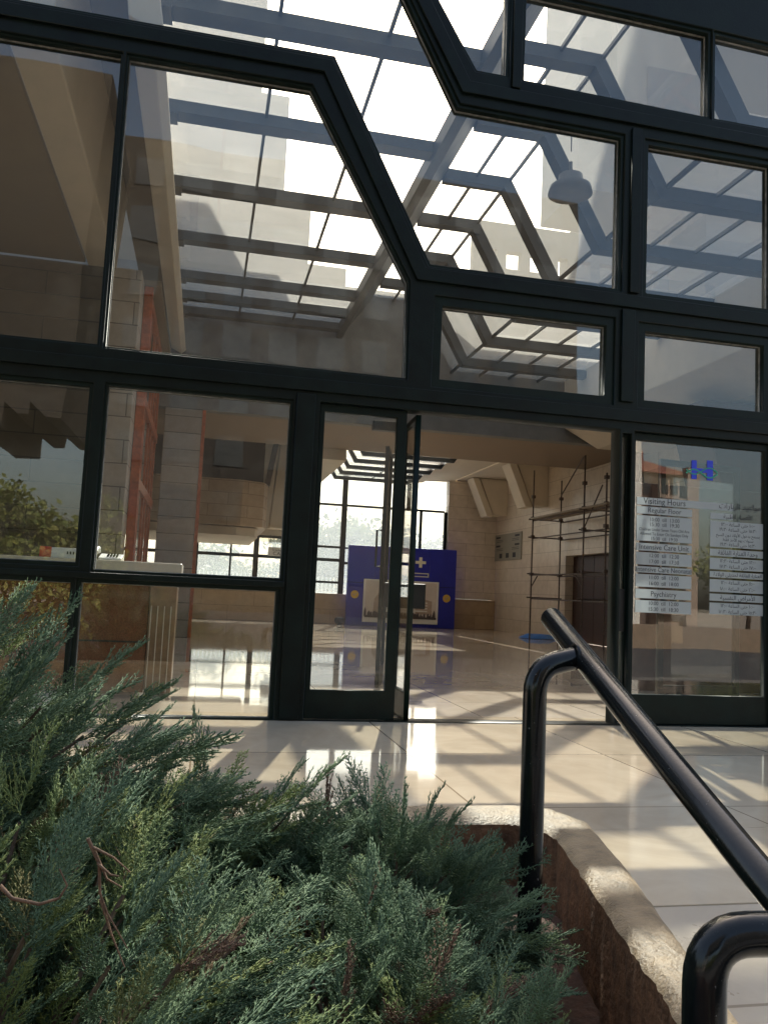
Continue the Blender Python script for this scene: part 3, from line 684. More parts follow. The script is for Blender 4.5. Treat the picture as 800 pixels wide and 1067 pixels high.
# far skylight
fs_ = thing('far_skylight', 'low glass skylight on closely spaced ribs at the far end of the hall', 'skylight', (5, 17, 4.7))
for k in range(6):
    y = 13.55+1.23*k
    part(MB().prism(offs([(3.30, 5.72), (3.93, 4.66), (6.36, 4.66), (6.46, 4.80)], .055), .11, 1, y), 'rib', 'roofsteel', fs_)
part(MB().box(5.1, 13.4, 4.69, 5.13, 19.85, 4.72), 'glazing_bar', 'roofsteel', fs_)
part(MB().prism([(3.28, 5.80), (3.95, 4.725), (6.44, 4.725), (6.44, 4.735), (3.957, 4.735), (3.29, 5.80)], 6.5, 1, 13.4), 'skylight_pane', 'roofglass', fs_)
setting(MB().box(2.55, 13.33, 4.2, 3.22, 19.88, 7.3), 'skylight_upstand', 'plaster')

# ------------------------------------------------------------------ blue exhibition stand
ex = thing('exhibition_stand', 'tall royal blue display stand with a hospital picture in front of the far windows', 'display stand', (6.2, 19.2, 0))
part(MB().box(4.42, 19.25, 0, 5.28, 19.45, 2.50).box(5.284, 19.25, 0, 7.05, 19.45, 2.51).box(7.054, 19.25, 0, 7.93, 19.45, 2.52), 'panel', 'blue', ex, .008)
part(MB().box(4.40, 19.243, 1.33, 4.93, 19.249, 1.345), 'seam', 'blackmatt', ex); part(MB().box(7.36, 19.243, 1.30, 7.92, 19.249, 1.315), 'seam', 'blackmatt', ex)
pic = part(MB().box(4.93, 19.20, .12, 7.36, 19.246, 1.46), 'picture_panel', 'white', ex, .005)
sub(MB().box(4.99, 19.196, .30, 7.30, 19.199, 1.42), 'print_sky', 'print_sky', pic)
sub(MB().prism([(5.25, .40), (5.62, .40), (5.62, 1.12), (5.42, 1.05), (5.28, .85)], .002, 1, 19.192), 'print_tower', 'print_tan', pic)
sub(MB().prism([(6.62, .42), (7.15, .42), (7.15, .84), (6.9, .90), (6.62, .86)], .002, 1, 19.192), 'print_tower', 'print_tan', pic)
q = MB()
for i in range(5): q.prism([(5.63, .46+.11*i), (6.6, .46+.10*i), (6.6, .51+.10*i), (5.63, .53+.11*i)], .002, 1, 19.189)
for i in range(4): q.prism([(6.58, .50+.09*i), (7.0, .50+.088*i), (7.0, .54+.088*i), (6.58, .545+.09*i)], .002, 1, 19.186)
sub(q, 'print_floors', 'print_white', pic)
q = MB()
for i in range(60):
    x = random.uniform(5.0, 7.28); z = .30+random.uniform(0, .04); h = random.uniform(.06, .20)*(1.5 if x < 5.15 or x > 7.2 else .8); ww = random.uniform(.02, .06)
    q.prism([(x-ww, z), (x+ww, z), (x+ww*.7, z+h*.7), (x, z+h), (x-ww*.8, z+h*.6)], .0004, 1, 19.184-.0006*i/2)
q.box(4.99, 19.1855, .27, 7.30, 19.1885, .335)
sub(q, 'print_foreground', 'print_dark', pic)
q = MB(); q.box(6.57, 19.238, 2.02, 6.91, 19.246, 2.11).box(6.69, 19.238, 1.90, 6.79, 19.246, 2.018).box(6.69, 19.238, 2.112, 6.79, 19.246, 2.23)
part(q, 'cross_emblem', 'cream', ex)
q = MB(); q.box(6.47, 19.238, 1.60, 7.02, 19.246, 1.63).box(6.47, 19.238, 1.70, 7.02, 19.246, 1.73).box(6.47, 19.238, 1.635, 6.50, 19.246, 1.695).box(6.99, 19.238, 1.635, 7.02, 19.246, 1.695)
part(q, 'caption_box', 'cream', ex)
for x in (4.66, 7.64):
    d_ = part(MB().disc((x, 19.236, .96), .125, .010), 'round_emblem', 'yellow', ex)
    sub(MB().prism(offs([(x-.07, .98), (x-.02, .93), (x+.07, 1.02)], .014), .003, 1, 19.231), 'tick', 'print_tan', d_)
fl_ = thing('floor_spotlight', 'small black floor spotlight beside the left foot of the blue stand', 'spotlight', (4.2, 19.1, 0))
part(MB().tube([(4.10, 19.05, .13), (4.32, 19.18, .15)], [.10, .075], 14), 'lamp_head', 'blackmatt', fl_); part(MB().box(4.14, 19.03, 0, 4.28, 19.2, .06), 'base', 'blackmatt', fl_, .01)

# ------------------------------------------------------------------ left side of the hall
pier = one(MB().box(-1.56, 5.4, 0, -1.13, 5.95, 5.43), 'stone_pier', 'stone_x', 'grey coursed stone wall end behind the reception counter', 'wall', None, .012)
one(MB().box(-0.93, 10.0, 0, -0.22, 10.9, 4.44), 'stone_column', 'stone_x', 'square grey stone column with a red timber edge left of the cafe windows', 'column', None, .012)
one(MB().box(-0.216, 9.99, 0, -0.15, 10.1, 4.44), 'timber_edge', 'wood_red', 'slim red timber strip on the edge of the stone column', 'timber trim')
ts = thing('timber_screen', 'red timber framed glass screen between the stone wall end and column', 'glazed screen', (-1.05, 7.5, 0))
part(MB().box(-1.127, 5.96, 0, -1.0, 6.05, 5.4), 'post', 'wood_red', ts, .005)
for y, w_ in ((6.9, .10), (7.9, .08), (8.5, .08), (9.2, .08), (9.85, .12)):
    part(MB().box(-1.10, y, 0, -1.058, y+w_, 5.4), 'post', 'wood_red', ts, .004)
for z, h_ in ((0.1, .1), (1.05, .08), (2.42, .16), (3.70, .15), (5.25, .14)): part(MB().box(-1.10, 6.055, z, -1.035, 9.97, z+h_), 'rail', 'wood_red', ts)
part(MB().box(-1.085, 6.09, .2, -1.078, 9.85, 5.25), 'pane', 'glass', ts)
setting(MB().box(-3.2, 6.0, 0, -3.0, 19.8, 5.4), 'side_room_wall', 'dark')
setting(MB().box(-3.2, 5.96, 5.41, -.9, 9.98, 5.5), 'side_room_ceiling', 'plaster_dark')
setting(MB().box(-7.0, 5.45, 0, -1.563, 5.95, 5.43), 'side_wall', 'stone_shaded')
# reception counter
rc = thing('reception_counter', 'reception counter with cream stone ledge and red-brown granite front', 'counter', (-1.2, 1.5, 0))
part(MB().box(-3.6, 1.20, 1.045, -0.19, 1.80, 1.19), 'ledge', 'counter', rc, .01)
part(MB().box(-3.5, 1.30, .02, -0.46, 1.72, 1.04), 'front_panel', 'granite', rc, .006)
part(MB().box(-0.455, 1.26, .02, -0.22, 1.72, 1.04), 'end_panel', 'tan_wood', rc, .006)
for k in range(4): part(MB().box(-0.44+.058*k, 1.238, .03, -0.432+.058*k, 1.256, .80), 'metal_strip', 'counter', rc)
part(MB().box(-3.5, 1.292, .46, -0.47, 1.297, .475), 'groove', 'dark', rc)
ph = thing('desk_telephone', 'white desk telephone on the reception counter ledge', 'telephone', (-0.86, 1.36, 1.19))
part(MB().prism([(1.27, 1.192), (1.47, 1.192), (1.47, 1.255), (1.27, 1.212)], .20, 0, -0.93), 'body', 'white', ph, .006)
part(MB().tube([(-0.955, 1.28, 1.255), (-0.95, 1.31, 1.285), (-0.95, 1.41, 1.30), (-0.955, 1.45, 1.27)], [.024, .019, .019, .024], 10), 'handset', 'white', ph)
kb = MB()
for i in range(4):
    for j in range(3): kb.box(-0.86+.026*i, 1.30+.04*j, 1.222+.0086*j*1.0, -0.845+.026*i, 1.32+.04*j, 1.238+.0090*j)
part(kb, 'keys', 'ink', ph)
ds = thing('desk_sign', 'small white and red sign standing on the counter behind the left pane', 'sign', (-1.15, 1.25, 1.19))
part(MB().box(-1.33, 1.27, 1.192, -1.04, 1.29, 1.28), 'plate', 'white', ds, .003); part(MB().box(-1.43, 1.27, 1.192, -1.333, 1.29, 1.285), 'red_end', 'red', ds, .003)
pm = MB()
for x in np.linspace(-1.20, -1.07, 6): pm.box(x, 1.2655, 1.225, x+.012, 1.2695, 1.25)
part(pm, 'printed_marks', 'ink', ds)
# balcony
bl = thing('stone_balcony', 'stone faced balcony with bowed front and dark opening above the cafe windows', 'balcony', (.6, 15, 2.3))
bp_ = [(-2.2, 15.0), (0.85, 15.0), (1.42, 15.3), (1.55, 15.9), (1.55, 19.85), (-2.2, 19.85)]
part(MB().prism(bp_, 1.18, 2, 2.58), 'parapet', 'stone_balc', bl, .01)
part(MB().prism([(-2.2, 15.15), (0.75, 15.15), (1.25, 15.4), (1.35, 15.9), (1.35, 19.85), (-2.2, 19.85)], .22, 2, 2.33), 'soffit', 'plaster', bl, .01)
part(MB().box(-2.2, 16.4, 3.77, 1.45, 16.5, 5.0), 'dark_void_sheet', 'dark', bl)  # near-black sheet standing in for the unlit depth of the opening
part(MB().prism([(1.46, 3.77), (1.60, 3.77), (1.80, 5.1), (1.68, 5.1)], .5, 1, 15.9), 'dark_post', 'wood_dark', bl)
part(MB().box(-2.2, 15.9, 5.02, 1.66, 16.6, 6.2), 'fascia', 'plaster_brown', bl)
one(MB().prism([(1.70, 2.69), (2.5, 2.69), (2.5, 6.2), (1.98, 6.2)], .6, 1, 16.6), 'leaning_pier', 'plaster', 'beige leaning pier to the right of the balcony opening', 'pier', None, .01)
cs = thing('cafe_sign', 'white hanging sign reading CAFE in front of the far left window', 'sign', (2.2, 19.7, 2.3))
part(MB().box(1.93, 19.60, 2.03, 2.75, 19.62, 2.30), 'plate', 'white', cs, .004)
for x in (1.98, 2.6): part(MB().tube([(x, 19.61, 2.30), (x, 19.61, 2.69)], .008, 6), 'hanger', 'roofsteel', cs)
lt = link('lettering', text_mesh([('CAFE', 2.28, 2.06, .15, 'CENTER', 1.15), (arabic('كافيتيريا'), 2.26, 2.20, .12, 'CENTER', 1.1)], 19.5985), 'ink'); lt.parent = cs; lt.matrix_parent_inverse = Matrix.Translation(-Vector(cs.location))
# timber lobby bulkhead behind the right panel
one(MB().prism([(7.75, 3.35), (7.9, 2.75), (9.45, 2.65), (9.45, 4.30), (7.5, 4.30)], 1.0, 1, 5.0), 'timber_bulkhead', 'wood_dark', 'dark brown timber bulkhead on the side wall, seen through the top of the right panel', 'bulkhead', None, .02)
one(MB().box(5.05, 2.6, 0, 9.3, 2.75, 2.5), 'added_dark_screen', 'wood_dark', 'added dark screen inside to the right of the doorway, darkening the right panel', 'screen', None, .01)  # added to keep the view through the right panel dark

# side enclosing walls so the hall is closed
setting(MB().box(-4.25, -0.1, -.5, -4.003, 5.38, 7.3), 'left_wall', 'stone_x')
setting(MB().box(7.403, -0.12, -.5, 9.6, .12, 7.3), 'right_return_wall', 'stone_low')
setting(MB().box(-7.2, 5.97, -.5, -7.0, 20.4, 7.3), 'outer_left_wall', 'plaster')

# ------------------------------------------------------------------ handrails
def fillet(pts, r, n=7):
    """round every inner corner of a polyline"""
    P = [Vector(p) for p in pts]; out = [P[0]]
    for a, b, c in zip(P[:-2], P[1:-1], P[2:]):
        d1 = (a-b).normalized(); d2 = (c-b).normalized()
        p1 = b+d1*r; p2 = b+d2*r
        for k in range(n+1):
            t = k/n; out.append(p1*(1-t)**2+b*2*t*(1-t)+p2*t*t)
    return out+[P[-1]]
hr = thing('handrail', 'thick black tubular handrail sloping down beside the ramp', 'handrail', (1.2, -4.2, -.1))
ra = Vector((1.235, -3.80, .945)); rd = (Vector((1.20, -5.05, .425))-ra)
rail = [ra+rd*t for t in np.linspace(0, 1.75, 12)]
part(MB().tube(rail, .0385, 24), 'rail', 'black', hr)
jn = ra+rd*.215
part(MB().tube(fillet([(1.055, -4.115, -.35), (1.050, -4.115, .792), (jn.x, jn.y, jn.z-.006)], .085), .0375, 24), 'post', 'black', hr)
j2 = ra+rd*1.21
part(MB().tube(fillet([(0.905, -5.27, -.45), (0.902, -5.27, .432), (j2.x+.02, j2.y+.02, .432)], .085), .0375, 24), 'post', 'black', hr)
for jj in (jn, j2):
    c0 = Vector((jj.x-.028, jj.y-.012, jj.z-.006)); pts = []
    ring = [c0+Vector((.0, math.cos(a)*.040, math.sin(a)*.040)) for a in np.linspace(0, 2*math.pi, 25)]
    part(MB().tube(ring, .005, 6, False), 'weld_bead', 'black', hr)
part(MB().tube([(1.058, -4.115, -.20), (1.056, -4.115, -.145)], [.075, .05], 20), 'foot_collar', 'kerbside', hr)

# ------------------------------------------------------------------ foliage helpers
def rotmat(d, roll):
    """frame whose first axis is d, for many directions at once"""
    d = d/np.linalg.norm(d, axis=1, keepdims=True)
    up = np.where(np.abs(d[:, 2:3]) > .95, np.array([[1., 0, 0]]), np.array([[0, 0, 1.]]))
    s = np.cross(d, up); s /= np.linalg.norm(s, axis=1, keepdims=True); u = np.cross(s, d)
    c, n = np.cos(roll)[:, None], np.sin(roll)[:, None]
    return np.stack([d, s*c+u*n, -s*n+u*c], axis=2)

def needle_mesh(name, starts, ends, r0, tint):
    """thin three-sided tapering shoots, as one mesh"""
    n = len(starts); d = ends-starts; Rm = rotmat(d, rng.uniform(0, 6.28, n))
    v = np.zeros((n, 4, 3))
    for k in range(3):
        a = 2*math.pi*k/3
        v[:, k] = starts + (Rm[:, :, 1]*math.cos(a)+Rm[:, :, 2]*math.sin(a))*r0[:, None]
    v[:, 3] = ends
    base = (np.arange(n)*4)[:, None, None]
    f = (base+np.array([[0, 1, 3], [1, 2, 3], [2, 0, 3]])[None]).reshape(-1, 3)
    me = bpy.data.meshes.new(name)
    me.vertices.add(n*4); me.vertices.foreach_set('co', v.reshape(-1).astype(np.float32))
    me.loops.add(f.size); me.loops.foreach_set('vertex_index', f.reshape(-1).astype(np.int32))
    me.polygons.add(len(f)); me.polygons.foreach_set('loop_start', np.arange(0, f.size, 3, dtype=np.int32))
    me.polygons.foreach_set('use_smooth', np.ones(len(f), bool))
    at = me.attributes.new('tint', 'FLOAT', 'FACE'); at.data.foreach_set('value', np.repeat(tint, 3).astype(np.float32))
    me.update(calc_edges=True); me.validate()
    return me

def make_spray(nb, seed):
    """one flattened feathery juniper spray of unit length along +X: (start, end, thickness) of its shoots"""
    r = np.random.default_rng(seed); S_, E_l, T_ = [], [], []
    ts = np.linspace(0, 1, 9)
    ax = lambda t: np.array([t, .05*math.sin(t*3+seed), -.07*t*t])
    for a, b in zip(ts[:-1], ts[1:]): S_.append(ax(a)); E_l.append(ax(min(1, b+.10))); T_.append(.017*(1-.6*a))
    for i in range(nb):
        t = .06+.92*i/nb; sd = 1 if i % 2 else -1
        ln = (.40*(1-t)**.75+.07)*r.uniform(.65, 1.15); ang = rad(r.uniform(26, 46)); lift = r.uniform(-.35, .35)
        d = np.array([math.cos(ang), sd*math.sin(ang)*math.cos(lift), math.sin(ang)*math.sin(lift)]); p = ax(t)
        bend = np.array([.22, 0, .02])*ln
        nseg = 3
        for k in range(nseg):
            a0, a1 = k/nseg, (k+1)/nseg+.08
            S_.append(p+d*ln*a0+bend*a0*a0); E_l.append(p+d*ln*min(a1, 1.02)+bend*min(a1, 1.02)**2); T_.append(.013)
        ns = max(3, int(ln*26))
        for k in range(ns):
            u = .12+.86*k/ns; q_ = p+d*ln*u+bend*u*u; s2 = 1 if k % 2 else -1
            l2 = (.105*(1-u)**.6+.030)*r.uniform(.7, 1.25)*(.5+1.2*ln); a2 = ang*sd+s2*rad(r.uniform(24, 50)); lf = r.uniform(-.55, .55)
            d2 = np.array([math.cos(a2)*math.cos(lf), math.sin(a2)*math.cos(lf), math.sin(lf)])
            S_.append(q_); E_l.append(q_+d2*l2); T_.append(.0105)
            if l2 > .05:
                for s3 in (1, -1):
                    a3 = a2+s3*rad(35); q3 = q_+d2*l2*.45; S_.append(q3); E_l.append(q3+np.array([math.cos(a3), math.sin(a3), lf*.5])*l2*.45); T_.append(.009)
    return np.array(S_), np.array(E_l), np.array(T_)
SPR = [make_spray(nb, sd) for nb, sd in ((18, 1), (20, 2), (16, 3), (22, 4), (18, 5))]

def juniper(label, base, targets, spray_len=.20, tint_mid=.32, per_arm=11, brown=.04, sunny=.0, fork=.0):
    """arching arms from the base to each target tip; sprays alternate along the outer part of every arm"""
    root = thing('juniper', label, 'shrub', base, 'junipers in the planter bed')
    B0 = np.array(base); stems = MB(); SS, EE, TT, CC = [], [], [], []
    for tg in targets:
        tg = np.array(tg); dvec = tg-B0; L_ = np.linalg.norm(dvec)
        mid = B0+dvec*.5+np.array([rng.normal(0, .05), rng.normal(0, .05), .10*L_+rng.normal(0, .03)])
        cur = lambda t: B0*(1-t)**2+mid*2*t*(1-t)+tg*t*t
        tan = lambda t: (mid-B0)*2*(1-t)+(tg-mid)*2*t
        stems.tube([cur(t) for t in np.linspace(0, .96, 7)], [.010*(1-.8*t)+.0015 for t in np.linspace(0, .96, 7)], 5, False)
        arm_t = np.clip(rng.normal(tint_mid, .13), 0, .75)
        if rng.random() < sunny: arm_t = rng.uniform(.66, .86)  # yellow-green tint on random arms puts sunlit tips into the colour
        dead_arm = rng.random() < brown*.5
        ts = np.append(np.linspace(.30, .97, per_arm)+rng.uniform(-.02, .02, per_arm), 1.0)
        for i, t in enumerate(ts):
            last_ = i == len(ts)-1
            t_ = min(t, .985); p = cur(t_); d = tan(t_); d /= np.linalg.norm(d)
            if not last_:
                s = np.cross(d, [0, 0, 1.]); s /= max(1e-6, np.linalg.norm(s)); u = np.cross(s, d)
                sd = 1 if i % 2 else -1; a = rng.uniform(.35, .85); tw = rng.uniform(-.7, .9)
                d = d*math.cos(a)+(s*sd*math.cos(tw)+u*math.sin(tw))*math.sin(a)
            ln = spray_len*rng.uniform(.65, 1.15)*(1.15 if last_ else 1.0-.25*abs(t-.6))
            s_, e_, w_ = SPR[rng.integers(len(SPR))]
            Rm = rotmat(d[None, :], np.array([rng.uniform(-.7, .7)]))[0]
            SS.append(p+(s_*ln)@Rm.T); EE.append(p+(e_*ln)@Rm.T); TT.append(w_*max(ln, .15)*.80)
            tt = arm_t+rng.normal(0, .07)
            if t < .45 and rng.random() < .22+brown: tt = rng.uniform(.93, 1)
            if rng.random() < brown or dead_arm: tt = rng.uniform(.92, 1)
            CC.append(np.clip(tt+rng.normal(0, .035, len(w_)) if tt < .9 else np.full(len(w_), tt), 0, 1))
    me = needle_mesh('foliage', np.concatenate(SS), np.concatenate(EE), np.concatenate(TT), np.concatenate(CC))
    f_ = link('foliage', me, 'juniper'); f_.parent = root; f_.matrix_parent_inverse = Matrix.Translation(-Vector(base))
    part(stems, 'branches', 'bark', root)
    return len(me.polygons)

def dome(c, r, n, zmin=.0, bias=(0, 0, 0)):
    """tips spread over an upper ellipsoid surface"""
    out = []
    while len(out) < n:
        v = rng.normal(size=3)+np.array(bias); v /= np.linalg.norm(v)
        if v[2] < zmin: continue
        k = rng.uniform(.80, 1.06)
        out.append((c[0]+v[0]*r[0]*k, c[1]+v[1]*r[1]*k, c[2]+v[2]*r[2]*k))
    return out
npoly = 0
npoly += juniper('tallest blue-green juniper rising in front of the left window', (-.95, -4.3, -.2), dome((-.84, -4.34, .12), (.74, .60, .90), 115, -.1, (.25, 0, .1))+dome((-.36, -4.42, .02), (.50, .46, .84), 85, -.05, (.15, 0, .1)), .18, .42, 13, .012, .30)
npoly += juniper('bright green juniper under the left door pane, in the middle of the bed', (-.05, -4.15, -.2), dome((.0, -4.20, -.04), (.48, .46, .52), 96, -.1, (.25, 0, .05)), .16, .46, 12, .02, .34)
npoly += juniper('spreading grey-green juniper beside the handrail post', (.55, -4.10, -.25), dome((.55, -4.15, -.06), (.46, .46, .38), 88, -.05, (.3, 0, .05)), .17, .38, 11, .04, .10)
npoly += juniper('low blue-green juniper in the near corner of the bed', (-.45, -5.1, -.25), dome((-.40, -5.02, .0), (.64, .50, .58), 135, -.05, (.3, .1, .15)), .165, .38, 13, .015, .26)
npoly += juniper('small pale juniper low beside the inner face of the kerb', (.42, -4.85, -.25), dome((.37, -4.83, -.12), (.46, .46, .40), 96, -.05, (.25, .1, .1)), .15, .40, 11, .05, .10)
print('juniper faces', npoly)

# dry twigs caught in the junipers
def twig(label, pts, side, r=.0045):
    t = thing('dry_twig', label, 'twig', pts[0])
    part(MB().tube(pts, [r*(1-.7*i/(len(pts)-1)) for i in range(len(pts))], 6), 'stem', 'deadtwig', t)
    for s_ in side: part(MB().tube(s_, [r*.7*(1-.6*i/(len(s_)-1)) for i in range(len(s_))], 5), 'shoot', 'deadtwig', t)
twig('curved bare tan twig at the near left edge of the junipers', [(-0.208, -5.562, 0.64), (-0.193, -5.564, 0.626), (-0.161, -5.571, 0.621), (-0.139, -5.576, 0.629), (-0.131, -5.579, 0.644), (-0.141, -5.579, 0.663)], [], .0028)
twig('dry brown forked twig caught in the nearest juniper', [(-0.111, -5.589, 0.700), (-0.096, -5.589, 0.671), (-0.093, -5.586, 0.637), (-0.083, -5.586, 0.614), (-0.057, -5.588, 0.574)], [[(-0.102, -5.589, 0.685), (-0.086, -5.59, 0.654), (-0.068, -5.593, 0.645)], [(-0.104, -5.59, .69), (-0.080, -5.596, 0.680), (-0.060, -5.596, 0.663)], [(-0.092, -5.586, 0.630), (-0.076, -5.585, 0.588), (-0.059, -5.585, 0.552)], [(-0.098, -5.59, .672), (-.082, -5.6, .662), (-.072, -5.6, .66)]], .0026)

# ------------------------------------------------------------------ trees and surroundings
def leaf_mesh(name, P, size, tint):
    n = len(P); d = rng.normal(size=(n, 3)); Rm = rotmat(d, rng.uniform(0, 6.28, n)); s = (size*rng.uniform(.6, 1.3, n))[:, None]
    v = np.stack([P-Rm[:, :, 0]*s, P+Rm[:, :, 1]*s*.55, P+Rm[:, :, 0]*s, P-Rm[:, :, 1]*s*.55+Rm[:, :, 2]*s*.2], axis=1)
    f = np.arange(n*4)
    me = bpy.data.meshes.new(name); me.vertices.add(n*4); me.vertices.foreach_set('co', v.reshape(-1).astype(np.float32))
    me.loops.add(n*4); me.loops.foreach_set('vertex_index', f.astype(np.int32))
    me.polygons.add(n); me.polygons.foreach_set('loop_start', np.arange(0, n*4, 4, dtype=np.int32))
    at = me.attributes.new('tint', 'FLOAT', 'FACE'); at.data.foreach_set('value', tint.astype(np.float32))
    me.update(calc_edges=True); return me

def tree(label, x, y, h, cr, mat_='leaf', n=5200, leaf_=.16, z0=-.6, trunk_h=.35, group='trees around the building'):
    root = thing('tree', label, 'tree', (x, y, z0), group)
    tk = MB(); tips = []
    th = h*trunk_h
    tk.tube([(x, y, z0-.1), (x+.05*cr, y, z0+th*.6), (x-.03*cr, y+.05, z0+th*1.3)], [.05*h*.5, .04*h*.5, .028*h*.5], 9)
    for i in range(11):
        a = rng.uniform(0, 6.28); e = rng.uniform(.25, 1.3); l_ = rng.uniform(.55, 1.0)
        s0 = Vector((x, y, z0+th*rng.uniform(.7, 1.25)))
        en = Vector((x+math.cos(a)*math.cos(e)*cr*l_, y+math.sin(a)*math.cos(e)*cr*l_, z0+th+(h-th)*(.25+.7*math.sin(e)*l_)))
        md = s0.lerp(en, .5)+Vector((0, 0, .06*h))
        tk.tube([s0, md, en], [.011*h, .007*h, .002*h], 6, False); tips += [md, en, md.lerp(en, .5)]
    part(tk, 'trunk', 'bark', root)
    cl = np.array([tips[i] for i in rng.integers(0, len(tips), 60)])+rng.normal(0, .16*cr, (60, 3))
    w_ = rng.integers(0, 60, n); P = cl[w_]+rng.normal(0, 1, (n, 3))*np.array([.17, .17, .12])*cr
    P[:, 2] = np.maximum(P[:, 2], z0+th*.55)
    tint = np.clip(rng.uniform(.15, .85, 60)[w_]+rng.normal(0, .12, n), 0, 1)
    f_ = link('crown', leaf_mesh('crown', P, leaf_, tint), mat_); f_.parent = root; f_.matrix_parent_inverse = Matrix.Translation(-Vector(root.location))

def hedge(label, x0, y0, x1, y1, z0, h, mat_='leaf', n=5000, leaf_=.12):
    P = np.stack([rng.uniform(x0, x1, n), rng.uniform(y0, y1, n), z0+h*rng.uniform(0, 1, n)**.7], axis=1)
    P[:, 2] += .18*h*np.sin(P[:, 0]*1.7)*np.sin(P[:, 0]*.6+2)*(P[:, 2]-z0)/h
    o = link('hedge', leaf_mesh('hedge', P, leaf_, np.clip(rng.normal(.45, .22, n), 0, 1)), mat_)
    return tag(o, label, 'hedge')

# beyond the far windows
for args in (('leafy tree close behind the far windows, left of the blue stand', 5.2, 30, 4.9, 2.3, 'leaf', 5200, .15), ('rounded tree beyond the far windows above the blue stand', 8.9, 33, 5.3, 2.3, 'leaf', 4600, .15),
             ('smaller tree beyond the far windows, next to the cream wall', 12.0, 34, 4.6, 1.9, 'leaf', 3600, .14), ('low tree seen below the stone balcony through the far windows', 0.6, 33, 3.2, 2.4, 'leaf', 3600, .15)):
    tree(*args)
hedge('dense hedge behind the pale picket fence outside the far windows', -6, 26.5, 16, 27.6, -.6, 2.3, 'leaf', 9000, .11)
fn = thing('picket_fence', 'pale green picket fence outside the far windows', 'fence', (4, 24.6, -.6))
pk = MB()
for i in range(150): pk.box(-6+.15*i, 24.6, -.6, -5.95+.15*i, 24.63, 1.55)
part(pk, 'pickets', 'fence', fn); part(MB().box(-6, 24.64, .9, 16.5, 24.70, 1.0).box(-6, 24.64, -.3, 16.5, 24.70, -.2), 'rails', 'fence', fn)
one(MB().prism([(9.0, 3.2), (11.2, 3.75), (11.2, 3.95), (9.0, 3.4)], 1.4, 1, 23.0), 'canopy_roof', 'bld_white', 'slanted white canopy outside the far right window', 'canopy')

def block(name, label, parts_, windows=()):
    t = thing(name, label, 'building', parts_[0][1][:2]+(-.6,))
    for m_, (x0, y0, z0, x1, y1, z1) in parts_: part(MB().box(x0, y0, z0, x1, y1, z1), 'wall', m_, t)
    for m_, (x0, y0, z0, x1, y1, z1) in windows: part(MB().box(x0, y0, z0, x1, y1, z1), 'window', m_, t)
    return t
# hospital towers rising behind the glass roof
far = lambda x, y, z: (x*2.2, -6.65+(y+6.65)*2.2, -.6 if z < 0 else 1+(z-1)*2.2)
fbx = lambda b_: far(*b_[:3])+far(*b_[3:])
block('hospital_wing', 'stepped beige hospital storeys rising behind the left part of the glass roof', [('bld_beige', b_) for b_ in ((-7, 10.6, 7.32, .55, 19.8, 14.2), (.553, 10.65, 7.32, 1.15, 19.8, 11.6), (1.153, 10.7, 7.32, 1.75, 19.8, 9.4), (1.753, 10.8, 7.32, 2.6, 19.8, 8.0))],
    [('winglass', (-6+1.5*i, 10.57, 8.3, -5.1+1.5*i, 10.63, 9.5)) for i in range(4)])
tw = block('hospital_tower', 'tall beige hospital tower standing beside the right part of the glass roof', [('bld_beige', (5.75, 6.0, 8.0, 9.6, 7.6, 13.4)), ('bld_beige', (6.3, 5.75, 8.9, 6.7, 5.99, 13.5)), ('bld_beige', (8.3, 6.2, 5.92, 9.4, 7.4, 7.99))],
    [('winglass', (7.0, 5.97, 9.0, 8.2, 6.03, 10.4)), ('winglass', (7.0, 5.97, 11.2, 8.2, 6.03, 12.6))])
far_ = block('distant_hospital_block', 'distant beige hospital block seen low through the sloping roof glass', [('bld_beige', fbx((23.6, 35, -.6, 44, 48, 27.0)))])
sw = MB()
sw.box(*fbx((12.4, 33, 11, 24, 33.5, 18.0))).box(*fbx((12.4, 33, 18.95, 24, 33.5, 20.4)))
for i in range(9): sw.box(*fbx((12.4+1.3*i, 33, 18.001, 12.4+1.3*i+(.5 if i % 3 else .75), 33.5, 18.949)))
one(sw, 'roof_screen_wall', 'bld_beige', 'beige parapet wall with a row of square openings above the glass roof', 'parapet')

# buildings and planting across the street, seen mirrored in the glass
ap = thing('apartment_building', 'brown and pink apartment building with a red tiled roof, reflected in the right glass panel', 'building', (38, -62, -.6))
part(MB().box(34.6, -66, -.6, 39.6, -56, 12.0), 'wall', 'bld_brown', ap); part(MB().box(35.6, -56, -.6, 37.4, -54.6, 11.4), 'bay', 'bld_pink', ap)
part(MB().box(38.5, -56, -.6, 39.6, -55.2, 12.6), 'stair_tower', 'bld_pink', ap)
part(MB().add([(34.2, -66.6, 12.02), (39.9, -66.6, 12.02), (39.9, -55.6, 12.02), (34.2, -55.6, 12.02), (36.2, -61, 13.9), (37.9, -61, 13.9)], [(0, 1, 5, 4), (1, 2, 5), (2, 3, 4, 5), (3, 0, 4), (0, 3, 2, 1)]), 'roof', 'roof_tile', ap)
part(MB().box(36.8, -61.3, 13.5, 37.4, -60.6, 14.7), 'chimney', 'roof_tile', ap)
for fl in range(5):
    z = 1.0+2.3*fl
    for x in (34.8, 37.7): part(MB().box(x, -55.99, z, x+.6, -55.93, z+1.25), 'window', 'winglass', ap)
    for x in (35.75, 36.6): part(MB().box(x, -54.59, z, x+.6, -54.53, z+1.25), 'window', 'winglass', ap)
    part(MB().box(35.45, -54.6, z-.5, 37.55, -53.9, z-.38), 'balcony_slab', 'bld_pink', ap)
for i in range(9): part(MB().box(34.75+.42*i, -55.99, 11.2, 34.95+.42*i, -55.94, 11.75), 'attic_opening', 'winglass', ap) if 34.75+.42*i < 35.4 or 34.75+.42*i > 37.4 else None
